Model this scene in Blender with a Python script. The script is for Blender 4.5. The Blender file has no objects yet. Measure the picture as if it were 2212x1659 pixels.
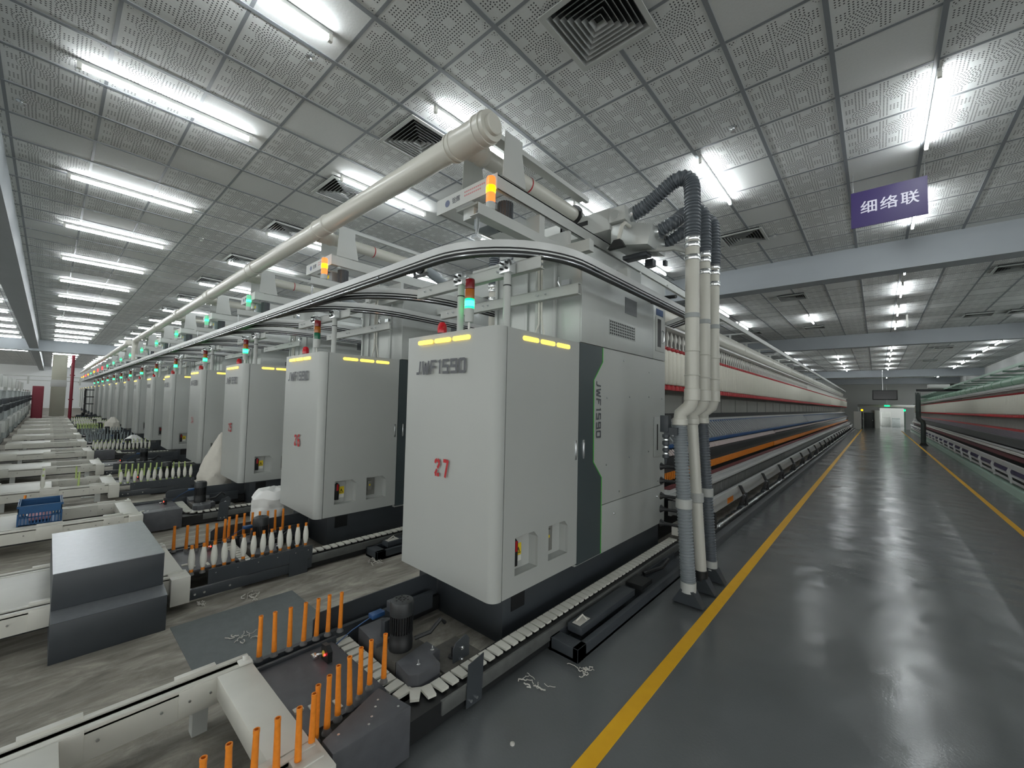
import bpy, bmesh, math, random
from mathutils import Vector, Matrix
random.seed(7)
R = math.radians
SC = bpy.context.scene
COL = SC.collection

# ---------------------------------------------------------------- camera, world, exposure
CAM_H = 1.6
cam = bpy.data.cameras.new('camera'); cam_o = bpy.data.objects.new('camera', cam); COL.objects.link(cam_o)
cam.sensor_fit = 'HORIZONTAL'; cam.sensor_width = 36; cam.clip_end = 300; cam.clip_start = .05
F_PX = 887.6577; cam.lens = F_PX / 2212 * 36
def _ray(px, py):
    return Vector(((px - 1106) / F_PX, -(py - 829.5) / F_PX, -1)).normalized()
_Y = _ray(1895, 887); _X = -_ray(106, 848); _Z = _X.cross(_Y).normalized(); _X = _Y.cross(_Z)
M3 = Matrix((_X, _Y, _Z))            # rows: world axes in camera space -> camera-to-world rotation
cam_o.matrix_world = Matrix.Translation((0, 0, CAM_H)) @ M3.to_4x4()
SC.camera = cam_o
w = bpy.data.worlds.new('world'); SC.world = w; w.use_nodes = True
w.node_tree.nodes['Background'].inputs[0].default_value = (.97, 1, .98, 1)
w.node_tree.nodes['Background'].inputs[1].default_value = 1.1
SC.view_settings.view_transform = 'Standard'; SC.view_settings.look = 'None'
SC.view_settings.gamma = 1; SC.view_settings.use_curve_mapping = False
SC.view_settings.exposure = 1.08
TUBE_POWER = 30.0
SC.cycles.max_bounces = 6; SC.cycles.diffuse_bounces = 5; SC.cycles.glossy_bounces = 3
SC.cycles.sample_clamp_indirect = 4.0
SC.cycles.use_denoising = True

# ---------------------------------------------------------------- materials
MATS = {}
def mat(name, col, rough=.5, metal=0, noise=0, nscale=8, emit=None, estr=0, bump=0, bscale=200, spec=.5, alpha=None, coat=0):
    if name in MATS: return MATS[name]
    m = bpy.data.materials.new(name); m.use_nodes = True; MATS[name] = m
    nt = m.node_tree; b = nt.nodes['Principled BSDF']
    b.inputs['Base Color'].default_value = (*col, 1); b.inputs['Roughness'].default_value = rough
    b.inputs['Metallic'].default_value = metal; b.inputs['Specular IOR Level'].default_value = spec
    b.inputs['Coat Weight'].default_value = coat
    if emit:
        b.inputs['Emission Color'].default_value = (*emit, 1); b.inputs['Emission Strength'].default_value = estr
    if noise or bump:
        tc = nt.nodes.new('ShaderNodeNewGeometry')
    if noise:
        n = nt.nodes.new('ShaderNodeTexNoise'); n.inputs['Scale'].default_value = nscale; n.inputs['Detail'].default_value = 6
        nt.links.new(tc.outputs['Position'], n.inputs['Vector'])
        mx = nt.nodes.new('ShaderNodeMix'); mx.data_type = 'RGBA'
        mx.inputs[6].default_value = (*[c * (1 - noise) for c in col], 1)
        mx.inputs[7].default_value = (*[min(1, c * (1 + noise)) for c in col], 1)
        nt.links.new(n.outputs['Fac'], mx.inputs[0]); nt.links.new(mx.outputs[2], b.inputs['Base Color'])
    if bump:
        n2 = nt.nodes.new('ShaderNodeTexNoise'); n2.inputs['Scale'].default_value = bscale
        nt.links.new(tc.outputs['Position'], n2.inputs['Vector'])
        bp = nt.nodes.new('ShaderNodeBump'); bp.inputs['Strength'].default_value = bump; bp.inputs['Distance'].default_value = .002
        nt.links.new(n2.outputs['Fac'], bp.inputs['Height']); nt.links.new(bp.outputs[0], b.inputs['Normal'])
    if alpha is not None:
        b.inputs['Alpha'].default_value = alpha
    return m

GREY = mat('light_grey_powder_coat', (.44, .455, .435), .42, noise=.03, nscale=3, bump=.15, bscale=400)
GREY2 = mat('pale_grey_paint', (.49, .505, .485), .45, noise=.04, nscale=5)
SILVER = mat('brushed_sheet_steel', (.50, .52, .505), .40, .4, noise=.12, nscale=2.5)
ZINC = mat('bright_zinc', (.75, .77, .78), .22, .95)
ALU = mat('aluminium_extrusion', (.66, .67, .66), .38, .35, noise=.06, nscale=10)
DARK = mat('dark_slate_paint', (.045, .052, .060), .45, noise=.15, nscale=6, bump=.1, bscale=300)
DARKG = mat('dark_green_grey_panel', (.055, .072, .076), .4, noise=.05, nscale=4)
DECK = mat('dusty_dark_deck', (.082, .085, .094), .5, noise=.35, nscale=14)
BLACK = mat('matt_black', (.010, .011, .012), .5)
RUBBER = mat('grey_corrugated_hose', (.10, .115, .13), .38)
RUBBERL = mat('light_grey_corrugated_hose', (.22, .245, .26), .45)
PVC = mat('cream_pvc', (.60, .59, .53), .30, noise=.04, nscale=6)
CREAM = mat('cream_painted_steel', (.66, .65, .59), .42, noise=.08, nscale=9)
WHITE = mat('white_plastic', (.75, .75, .70), .4)
SLAT = mat('white_slat_plastic', (.72, .71, .64), .45, noise=.1, nscale=20)
ORANGE = mat('orange_plastic_tube', (.88, .26, .02), .45, noise=.2, nscale=60)
LIME = mat('pale_green_plastic_tube', (.55, .68, .25), .45)
TUBEGREY = mat('grey_plastic_tube', (.30, .35, .36), .45)
YARN = mat('white_cotton_yarn', (.80, .79, .72), .85, noise=.06, nscale=90, bump=.5, bscale=500)
ROVE = mat('cream_roving', (.74, .72, .63), .9, noise=.06, nscale=40, bump=.3, bscale=300)
REDP = mat('red_plastic', (.42, .012, .018), .4)
REDTXT = mat('red_stencil_paint', (.48, .015, .02), .5)
GREYTXT = mat('dark_grey_lettering', (.09, .095, .105), .5)
GREEN = mat('green_trim', (.06, .42, .05), .5)
MINT = mat('mint_green_paint', (.42, .58, .48), .4, noise=.06, nscale=5)
MINTPIPE = mat('mint_green_pipe', (.20, .36, .25), .35, noise=.15, nscale=4)
BLUE = mat('blue_plastic', (.015, .07, .20), .45)
BLUE2 = mat('blue_crate_plastic', (.012, .085, .22), .45, noise=.1, nscale=12)
PURP = mat('purple_plastic_band', (.03, .015, .10), .5)
MAROON = mat('maroon_band', (.14, .03, .035), .6, noise=.2, nscale=30)
SIGN = mat('purple_sign_board', (.030, .017, .095), .45)
SIGNW = mat('white_sign_lettering', (.70, .68, .78), .5)
YEL = mat('yellow_floor_paint', (1.0, .50, .012), .45, noise=.12, nscale=12)
YLAB = mat('yellow_warning_label', (.80, .60, .03), .5)
AMBERGLOW = mat('amber_marker_light', (.9, .6, .08), .4, emit=(1, .72, .12), estr=.75)
BEAM = mat('blue_grey_beam_paint', (.30, .325, .345), .55, noise=.08, nscale=2)
CARD = mat('grey_end_board', (.25, .25, .23), .7, noise=.15, nscale=3)
SACK = mat('white_woven_sack', (.70, .67, .60), .8, noise=.1, nscale=12)
PLASTICBAG = mat('white_plastic_bag', (.80, .80, .78), .3, noise=.05, nscale=10)
WALLM = mat('off_white_wall', (.42, .43, .42), .6, noise=.04, nscale=1)
DOORM = mat('dark_grey_door', (.07, .075, .075), .4)
COLM = mat('beige_column_paint', (.42, .42, .34), .6, noise=.06, nscale=3)
REDM = mat('dark_red_paint', (.22, .012, .03), .45)
TSIL = mat('ceiling_grid_bar', (.22, .235, .25), .5)
COVERT = mat('dark_cover_sheet', (.26, .275, .29), .3, .45, noise=.15, nscale=30, bump=.25, bscale=160)
LINT = mat('cotton_lint', (.62, .60, .55), 1.0)
SKIN_GREY = mat('winding_machine_grey', (.36, .39, .39), .5, noise=.25, nscale=5)
TUBELIGHT = mat('fluorescent_tube', (1, 1, 1), .5, emit=(.93, .98, 1.0), estr=TUBE_POWER)
def glow(name, c, s): return mat(name, c, .3, emit=c, estr=s)
G_GREEN = glow('green_signal_on', (.0, .85, .16), 2.0); G_GREEN2 = glow('green_signal_core', (.03, 1, .22), 3)
G_ORANGE = glow('orange_signal_on', (1, .16, .03), .9); G_ORANGE2 = glow('orange_signal_core', (1, .50, .0), 4)
G_RED = glow('red_signal_on', (1, .03, .03), 2.0)
L_RED = mat('red_lens_off', (.20, .006, .010), .2); L_AMB = mat('amber_lens_off', (.42, .12, .01), .2); L_GRN = mat('green_lens_off', (.01, .14, .07), .2)
L_CLEAR = mat('frosted_lens', (.55, .62, .58), .25)
def lerp_mat(): pass

def floor_material():
    m = bpy.data.materials.new('factory_floor'); m.use_nodes = True; nt = m.node_tree; N = nt.nodes; Lk = nt.links
    b = N['Principled BSDF']; g = N.new('ShaderNodeNewGeometry'); sp = N.new('ShaderNodeSeparateXYZ'); Lk.new(g.outputs['Position'], sp.inputs[0])
    # ragged edge of the grey epoxy
    nz = N.new('ShaderNodeTexNoise'); nz.inputs['Scale'].default_value = 3; Lk.new(g.outputs['Position'], nz.inputs['Vector'])
    ad = N.new('ShaderNodeMath'); ad.operation = 'MULTIPLY_ADD'; ad.inputs[1].default_value = .12; Lk.new(nz.outputs['Fac'], ad.inputs[0]); Lk.new(sp.outputs['X'], ad.inputs[2])
    st = N.new('ShaderNodeMapRange'); st.inputs['From Min'].default_value = -1.66; st.inputs['From Max'].default_value = -1.63; Lk.new(ad.outputs[0], st.inputs['Value'])
    # epoxy
    n1 = N.new('ShaderNodeTexNoise'); n1.inputs['Scale'].default_value = 1.2; n1.inputs['Detail'].default_value = 8; Lk.new(g.outputs['Position'], n1.inputs['Vector'])
    e = N.new('ShaderNodeMix'); e.data_type = 'RGBA'; e.inputs[6].default_value = (.112, .121, .124, 1); e.inputs[7].default_value = (.148, .157, .160, 1); Lk.new(n1.outputs['Fac'], e.inputs[0])
    # dusty concrete, streaky along Y
    mp = N.new('ShaderNodeMapping'); mp.inputs['Scale'].default_value = (5, 1.6, 1); Lk.new(g.outputs['Position'], mp.inputs[0])
    n2 = N.new('ShaderNodeTexNoise'); n2.inputs['Scale'].default_value = 1.6; n2.inputs['Detail'].default_value = 12; n2.inputs['Roughness'].default_value = .68; n2.inputs['Distortion'].default_value = .6; Lk.new(mp.outputs[0], n2.inputs['Vector'])
    cr = N.new('ShaderNodeValToRGB'); cr.color_ramp.elements[0].position = .36; cr.color_ramp.elements[0].color = (.15, .137, .112, 1)
    cr.color_ramp.elements[1].position = .72; cr.color_ramp.elements[1].color = (.50, .47, .40, 1)
    el = cr.color_ramp.elements.new(.52); el.color = (.27, .25, .21, 1); Lk.new(n2.outputs['Fac'], cr.inputs[0])
    mx = N.new('ShaderNodeMix'); mx.data_type = 'RGBA'; Lk.new(st.outputs[0], mx.inputs[0]); Lk.new(cr.outputs[0], mx.inputs[6]); Lk.new(e.outputs[2], mx.inputs[7]); Lk.new(mx.outputs[2], b.inputs['Base Color'])
    n3 = N.new('ShaderNodeTexNoise'); n3.inputs['Scale'].default_value = 1.6; n3.inputs['Detail'].default_value = 2; Lk.new(g.outputs['Position'], n3.inputs['Vector'])
    rr = N.new('ShaderNodeMapRange'); rr.inputs['To Min'].default_value = .15; rr.inputs['To Max'].default_value = .262; rr.inputs['From Min'].default_value = .32; rr.inputs['From Max'].default_value = .68; Lk.new(n3.outputs['Fac'], rr.inputs['Value'])
    rm = N.new('ShaderNodeMix'); rm.data_type = 'FLOAT'; rm.inputs[2].default_value = .8; Lk.new(st.outputs[0], rm.inputs[0]); Lk.new(rr.outputs[0], rm.inputs[3]); Lk.new(rm.outputs[0], b.inputs['Roughness'])
    n4 = N.new('ShaderNodeTexNoise'); n4.inputs['Scale'].default_value = 75; n4.inputs['Detail'].default_value = 2; n4.inputs['Roughness'].default_value = .5; Lk.new(g.outputs['Position'], n4.inputs['Vector'])
    bp = N.new('ShaderNodeBump'); bp.inputs['Strength'].default_value = .32; bp.inputs['Distance'].default_value = .002; Lk.new(n4.outputs['Fac'], bp.inputs['Height'])
    n5 = N.new('ShaderNodeTexNoise'); n5.inputs['Scale'].default_value = 3.0; n5.inputs['Detail'].default_value = 1; Lk.new(g.outputs['Position'], n5.inputs['Vector'])
    b2 = N.new('ShaderNodeBump'); b2.inputs['Strength'].default_value = .30; b2.inputs['Distance'].default_value = .03; Lk.new(n5.outputs['Fac'], b2.inputs['Height']); Lk.new(bp.outputs[0], b2.inputs['Normal'])
    Lk.new(b2.outputs[0], b.inputs['Normal'])
    b.inputs['Specular IOR Level'].default_value = 1.0
    return m

def ceiling_material():
    m = bpy.data.materials.new('perforated_ceiling_tile'); m.use_nodes = True; nt = m.node_tree; N = nt.nodes; Lk = nt.links
    b = N['Principled BSDF']; g = N.new('ShaderNodeNewGeometry')
    def M(op, a, b_=None, c=None):
        n = N.new('ShaderNodeMath'); n.operation = op
        for i, v in enumerate((a, b_, c)):
            if v is None: continue
            if isinstance(v, (int, float)): n.inputs[i].default_value = v
            else: Lk.new(v, n.inputs[i])
        return n.outputs[0]
    sp = N.new('ShaderNodeSeparateXYZ'); Lk.new(g.outputs['Position'], sp.inputs[0])
    X = M('DIVIDE', M('ADD', sp.outputs['X'], .22 + 60), .6); Y = M('DIVIDE', M('ADD', sp.outputs['Y'], -.2 + 60), .6)
    u = M('FRACT', X); v = M('FRACT', Y)
    cmb = N.new('ShaderNodeCombineXYZ'); Lk.new(M('FLOOR', X), cmb.inputs[0]); Lk.new(M('FLOOR', Y), cmb.inputs[1])
    wn = N.new('ShaderNodeTexWhiteNoise'); Lk.new(cmb.outputs[0], wn.inputs['Vector'])
    # rings of dots around a few centres
    ring = None; inr = None
    for (a, c, rad) in ((.30, .66, .17), (.68, .34, .19), (0, 0, .15), (1, 1, .15), (0, 1, .12), (1, 0, .12)):
        du = M('SUBTRACT', u, a); dv = M('SUBTRACT', v, c)
        r = M('SQRT', M('ADD', M('MULTIPLY', du, du), M('MULTIPLY', dv, dv)))
        th = M('ARCTAN2', dv, du)
        k = M('FLOOR', M('MULTIPLY', r, 29))
        d = M('MULTIPLY', M('GREATER_THAN', M('COSINE', M('MULTIPLY', M('SUBTRACT', M('MULTIPLY', r, 29), .5), 6.2832)), .15),
              M('GREATER_THAN', M('COSINE', M('MULTIPLY', th, M('MULTIPLY', M('ADD', k, .6), 6))), .05))
        inside = M('LESS_THAN', r, rad)
        d = M('MULTIPLY', d, inside)
        ring = d if ring is None else M('MAXIMUM', ring, d)
        inr = inside if inr is None else M('MAXIMUM', inr, inside)
    gu = M('COSINE', M('MULTIPLY', u, 6.2832 * 26)); gv = M('COSINE', M('MULTIPLY', v, 6.2832 * 26))
    dots = M('GREATER_THAN', M('ADD', gu, gv), .95)
    # blank squares between the lattice bands
    su = M('COSINE', M('MULTIPLY', u, 6.2832 * 4)); sv = M('COSINE', M('MULTIPLY', v, 6.2832 * 4))
    blank = M('LESS_THAN', M('MAXIMUM', su, sv), -.1)
    lat = M('MULTIPLY', M('MULTIPLY', dots, M('SUBTRACT', 1, blank)), M('SUBTRACT', 1, inr))
    holes = M('MAXIMUM', lat, ring)
    eu = M('MULTIPLY', M('GREATER_THAN', u, .05), M('LESS_THAN', u, .95)); ev = M('MULTIPLY', M('GREATER_THAN', v, .05), M('LESS_THAN', v, .95))
    holes = M('MULTIPLY', M('MULTIPLY', holes, eu), ev)
    holes = M('MULTIPLY', holes, M('GREATER_THAN', wn.outputs['Value'], .22))
    n = N.new('ShaderNodeTexNoise'); n.inputs['Scale'].default_value = 60; n.inputs['Detail'].default_value = 4; Lk.new(g.outputs['Position'], n.inputs['Vector'])
    n2 = N.new('ShaderNodeTexNoise'); n2.inputs['Scale'].default_value = .8; Lk.new(g.outputs['Position'], n2.inputs['Vector'])
    base = N.new('ShaderNodeMix'); base.data_type = 'RGBA'; base.inputs[6].default_value = (.60, .61, .60, 1); base.inputs[7].default_value = (.74, .75, .735, 1)
    Lk.new(M('ADD', M('MULTIPLY', n.outputs['Fac'], .6), M('MULTIPLY', wn.outputs['Value'], .4)), base.inputs[0])
    mx = N.new('ShaderNodeMix'); mx.data_type = 'RGBA'; mx.inputs[7].default_value = (.07, .073, .075, 1)
    Lk.new(holes, mx.inputs[0]); Lk.new(base.outputs[2], mx.inputs[6]); Lk.new(mx.outputs[2], b.inputs['Base Color'])
    bp = N.new('ShaderNodeBump'); bp.inputs['Strength'].default_value = .4; bp.inputs['Distance'].default_value = .003
    Lk.new(n.outputs['Fac'], bp.inputs['Height']); Lk.new(bp.outputs[0], b.inputs['Normal'])
    b.inputs['Roughness'].default_value = .85
    return m

# ---------------------------------------------------------------- mesh helpers
class MB:
    def __init__(s): s.bm = bmesh.new(); s.mi = 0
    def face(s, pts):
        f = s.bm.faces.new([s.bm.verts.new(p) for p in pts]); f.material_index = s.mi; return f
    def box(s, x0, x1, y0, y1, z0, z1, bev=0):
        bm2 = s.bm
        V = [bm2.verts.new((x, y, z)) for z in (z0, z1) for (x, y) in ((x0, y0), (x1, y0), (x1, y1), (x0, y1))]
        fs = []
        for q in ((3, 2, 1, 0), (4, 5, 6, 7), (0, 1, 5, 4), (1, 2, 6, 5), (2, 3, 7, 6), (3, 0, 4, 7)):
            f = bm2.faces.new([V[i] for i in q]); f.material_index = s.mi; fs.append(f)
        if bev:
            es = list({e for f in fs for e in f.edges})
            bmesh.ops.bevel(bm2, geom=es, offset=bev, segments=2, affect='EDGES', profile=.5)
        return s
    def prism(s, poly, lo, hi, axis='z', bev=0):
        def P(a, b, h):
            return {'z': (a, b, h), 'x': (h, a, b), 'y': (a, h, b)}[axis]
        A = [s.bm.verts.new(P(a, b, lo)) for a, b in poly]; B = [s.bm.verts.new(P(a, b, hi)) for a, b in poly]
        n = len(poly); fs = [s.bm.faces.new(A[::-1]), s.bm.faces.new(B)]
        for i in range(n): fs.append(s.bm.faces.new((A[i], A[(i + 1) % n], B[(i + 1) % n], B[i])))
        for f in fs: f.material_index = s.mi
        if bev:
            es = list({e for f in fs[:2] for e in f.edges}); bmesh.ops.bevel(s.bm, geom=es, offset=bev, segments=2, affect='EDGES', profile=.5)
        return s
    def lathe(s, prof, c=(0, 0, 0), n=16, axis='z', cap=True):
        """prof: list of (r, h) along the axis"""
        c = Vector(c); rings = []
        for r, h in prof:
            ring = []
            for i in range(n):
                a = 2 * math.pi * i / n; p, q = r * math.cos(a), r * math.sin(a)
                d = {'z': (p, q, h), 'x': (h, p, q), 'y': (q, h, p)}[axis]
                ring.append(s.bm.verts.new(c + Vector(d)))
            rings.append(ring)
        for a, b in zip(rings, rings[1:]):
            for i in range(n):
                f = s.bm.faces.new((a[i], a[(i + 1) % n], b[(i + 1) % n], b[i])); f.material_index = s.mi; f.smooth = True
        if cap:
            for ring, fl in ((rings[0], True), (rings[-1], False)):
                f = s.bm.faces.new(ring[::-1] if fl else ring); f.material_index = s.mi
        return s
    def tube(s, path, r, n=12, cap=True, rfun=None, closed=False):
        path = [Vector(p) for p in path]; rings = []; up = None
        for i, p in enumerate(path):
            t = (path[min(i + 1, len(path) - 1)] - path[max(i - 1, 0)]).normalized()
            if up is None: up = Vector((0, 0, 1)) if abs(t.z) < .9 else Vector((1, 0, 0))
            sd = t.cross(up)
            if sd.length < 1e-4: sd = t.cross(Vector((0, 1, 0)))
            sd.normalize(); up = sd.cross(t).normalized()
            rr = r if rfun is None else rfun(i)
            rings.append([s.bm.verts.new(p + (sd * math.cos(2 * math.pi * k / n) + up * math.sin(2 * math.pi * k / n)) * rr) for k in range(n)])
        for a, b in zip(rings, rings[1:]):
            for i in range(n):
                f = s.bm.faces.new((a[i], b[i], b[(i + 1) % n], a[(i + 1) % n])); f.material_index = s.mi; f.smooth = True
        if cap:
            f = s.bm.faces.new(rings[0]); f.material_index = s.mi; f = s.bm.faces.new(rings[-1][::-1]); f.material_index = s.mi
        return s
    def sweep(s, path, u0, u1, v0, v1):
        """rectangle profile swept along a path lying flat; u sideways, v up"""
        path = [Vector(p) for p in path]; rings = []
        for i, p in enumerate(path):
            a = (path[i] - path[i - 1]).normalized() if i else (path[1] - path[0]).normalized()
            b = (path[i + 1] - path[i]).normalized() if i < len(path) - 1 else a
            t = (a + b).normalized(); sd = Vector((t.y, -t.x, 0)).normalized(); k = 1 / max(.5, t.dot(a))
            rings.append([s.bm.verts.new(p + sd * (u * k) + Vector((0, 0, v))) for u, v in ((u0, v0), (u1, v0), (u1, v1), (u0, v1))])
        for a, b in zip(rings, rings[1:]):
            for i in range(4):
                f = s.bm.faces.new((a[i], a[(i + 1) % 4], b[(i + 1) % 4], b[i])); f.material_index = s.mi
        f = s.bm.faces.new(rings[0][::-1]); f.material_index = s.mi; f = s.bm.faces.new(rings[-1]); f.material_index = s.mi
        return s
    def plate_holes(s, outline, holes, x0, x1):
        """slab in the YZ plane between x0 and x1 with holes through it"""
        for xx, flip in ((x1, False), (x0, True)):
            es = []
            for loop in [outline] + holes:
                vs = [s.bm.verts.new((xx, a, b)) for a, b in loop]
                es += [s.bm.edges.new((vs[i], vs[(i + 1) % len(vs)])) for i in range(len(vs))]
            r = bmesh.ops.triangle_fill(s.bm, edges=es, use_beauty=True, use_dissolve=False, normal=(-1 if flip else 1, 0, 0))
            for f in r['geom']:
                if isinstance(f, bmesh.types.BMFace): f.material_index = s.mi
        for loop in [outline] + holes:
            n = len(loop)
            for i in range(n):
                a, b = loop[i], loop[(i + 1) % n]
                s.face([(x0, *a), (x0, *b), (x1, *b), (x1, *a)])
        return s
    def build(s, name, m, parent=None, loc=None, recalc=True):
        if recalc: bmesh.ops.recalc_face_normals(s.bm, faces=s.bm.faces)
        me = bpy.data.meshes.new(name); s.bm.to_mesh(me); s.bm.free()
        for mm in (m if isinstance(m, (list, tuple)) else [m]): me.materials.append(mm)
        me.set_sharp_from_angle(angle=R(38))
        o = bpy.data.objects.new(name, me); COL.objects.link(o)
        if parent: o.parent = parent; o.matrix_parent_inverse = Matrix.Identity(4)
        if loc: o.location = loc
        return o

def tag(o, label=None, cat=None, group=None, kind=None):
    if label: o['label'] = label
    if cat: o['category'] = cat
    if group: o['group'] = group
    if kind: o['kind'] = kind
    return o
def empty(name, loc, label, cat, group=None, rz=0):
    o = bpy.data.objects.new(name, None); COL.objects.link(o); o.location = loc; o.rotation_euler = (0, 0, rz); o.empty_display_size = .1
    return tag(o, label, cat, group)
def copy_tree(o, parent=None):
    c = o.copy(); COL.objects.link(c)
    if parent: c.parent = parent
    for ch in list(o.children): copy_tree(ch, c)
    return c
def recentre(root, origin):
    """shift the meshes of all descendants so that the root Empty can sit at origin"""
    o = Vector(origin); seen = set()
    def go(x):
        for ch in x.children:
            if ch.type == 'MESH' and ch.data.name not in seen:
                seen.add(ch.data.name); ch.data.transform(Matrix.Translation(-o))
            go(ch)
    go(root); root.location = o
ORD = ['first', 'second', 'third', 'fourth', 'fifth', 'sixth', 'seventh', 'eighth', 'ninth', 'tenth', 'eleventh', 'twelfth', 'thirteenth', 'fourteenth', 'fifteenth', 'sixteenth', 'seventeenth', 'eighteenth', 'nineteenth', 'twentieth', 'twenty-first', 'twenty-second', 'twenty-third', 'twenty-fourth', 'twenty-fifth', 'twenty-sixth', 'twenty-seventh', 'twenty-eighth', 'twenty-ninth', 'thirtieth']
def arc(cx, cy, r, a0, a1, z, n=12):
    return [(cx + r * math.cos(R(a0 + (a1 - a0) * i / n)), cy + r * math.sin(R(a0 + (a1 - a0) * i / n)), z) for i in range(n + 1)]

# stroke lettering, glyphs on a 0..1 x 0..1.6 grid
GL = {'J': [[(.72, 1.6), (.60, .30), (.45, .14), (.0, .14)]],
      'W': [[(.0, 1.6), (.20, .12), (.34, .12), (.52, 1.2), (.60, 1.2), (.78, .12), (.92, .12), (1.12, 1.6)]],
      'F': [[(.05, 0), (.15, 1.5), (1.0, 1.5)], [(.12, .82), (.8, .82)]],
      '1': [[(.1, 1.35), (.35, 1.5), (.35, 0)]],
      '5': [[(1, 1.5), (.15, 1.5), (.1, .85), (.85, .85), (.9, .12), (0, .12)]],
      '9': [[(.95, .82), (.12, .82), (.12, 1.5), (.92, 1.5), (.98, .12), (.05, .12)]],
      '0': [[(.1, .2), (.1, 1.42), (.2, 1.5), (.85, 1.5), (.95, 1.42), (.95, .2), (.85, .1), (.2, .1), (.1, .2)]],
      '2': [[(.10, 1.12), (.16, 1.32), (.44, 1.46)], [(.56, 1.46), (.84, 1.34), (.90, 1.10), (.58, .70)], [(.50, .60), (.14, .14)], [(.14, .14), (.46, .14)], [(.54, .14), (.95, .14)]],
      '7': [[(.02, 1.46), (.62, 1.46)], [(.88, 1.56), (.40, .0)]],
      '6': [[(.85, 1.45), (.5, 1.52), (.2, 1.3), (.1, .8), (.1, .35), (.3, .1), (.7, .1), (.88, .35), (.85, .65), (.65, .85), (.3, .82), (.15, .7)]],
      '4': [[(.72, 0), (.72, 1.52), (.05, .45), (1, .45)]]}
def lettering(name, text, m, parent, origin, right, up, h, wfac=1.0, wt=.16, gap=.22, depth=.0015):
    mb = MB(); right = Vector(right).normalized(); up = Vector(up).normalized(); nrm = right.cross(up); o = Vector(origin); k = h / 1.6; x = 0; jj = 0
    for ch in text:
        for st in GL[ch]:
            pts = [Vector((p[0], p[1])) for p in st]; L = []; Rr = []
            for i, p in enumerate(pts):
                a = (pts[i] - pts[i - 1]).normalized() if i else (pts[1] - pts[0]).normalized()
                b = (pts[i + 1] - pts[i]).normalized() if i < len(pts) - 1 else a
                t = (a + b).normalized() if (a + b).length > 1e-3 else a
                nn = Vector((-t.y, t.x)); kk = min(1.6, 1 / max(.3, t.dot(a)))
                L.append(p + nn * wt / 2 * kk); Rr.append(p - nn * wt / 2 * kk)
            jj += 1
            def W3(q): return o + right * ((x + q.x * wfac) * k) + up * (q.y * k) + nrm * (depth + .0003 * jj)
            for i in range(len(pts) - 1):
                jj += .4; mb.face([W3(Rr[i]), W3(Rr[i + 1]), W3(L[i + 1]), W3(L[i])])
        x += (.5 if ch == '1' else 1.14 if ch == 'W' else .85 if ch == 'J' else 1.0) * wfac + gap
    return mb.build(name, m, parent, recalc=False)

# ================================================================ the hall
CZ = 4.3
FLOORM = floor_material(); CEILM = ceiling_material()
def struct(mb, name, m, parent=None): return tag(mb.build(name, m, parent), kind='structure')
struct(MB().box(-64, 12, -12, 50.2, -.1, 0), 'floor', FLOORM)
struct(MB().box(-.3, 2.4, 50.2, 60, -.1, 0), 'floor', FLOORM)
struct(MB().box(-64, 12, -12, 60, CZ, CZ + .1), 'ceiling', CEILM)
bars = MB()
for i in range(-107, 21):
    x = -.22 + .6 * i
    if -64 < x < 12: bars.box(x - .016, x + .016, -12, 50, CZ - .006, CZ + .01)
struct(bars, 'trim_1', TSIL)
bars = MB()
for j in range(-20, 84):
    y = .2 + .6 * j; bars.box(-64, 12, y - .012, y + .012, CZ - .003, CZ + .01)
struct(bars, 'trim_2', TSIL)
# beams across the hall and girders along it
for n, y in enumerate((-.78, 8.8, 19.0, 36.8, 46.5)):
    b = MB().box(-64, 4.8, y, y + .32, 3.84, CZ)
    struct(b, 'trim_%d' % (n + 3), BEAM)
struct(MB().box(-32.6, -32.0, -12, 50, 3.72, CZ), 'trim_8', BEAM)
struct(MB().box(4.8, 5.15, 9.12, 50, 3.62, CZ), 'trim_9', WALLM)
fw = MB().plate_holes([(-64, 0), (12, 0), (12, 4.3), (-64, 4.3)], [[(.17, .0001), (1.75, .0001), (1.75, 1.84), (.17, 1.84)]], 0, .2)
fw.bm.transform(Matrix(((0, 1, 0, 0), (1, 0, 0, 50), (0, 0, 1, 0), (0, 0, 0, 1))))
struct(fw, 'wall_far', WALLM)
struct(MB().box(-64.2, -64, -12, 50, 0, 4.3), 'wall_left', mat('bright_white_wall', (.85, .87, .88), .6))
struct(MB().box(-.3, 2.4, 59.8, 60, 0, 4.3), 'wall_beyond', WALLM)
d = struct(MB().box(-.9, -.22, 49.96, 50, 0, 1.4, .004), 'door_1', DOORM)
tag(MB().lathe([(.02, 0), (.02, .05)], (-.32, 49.9, .7), 10, 'y').build('door_handle', ZINC, d), kind='structure')
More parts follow.
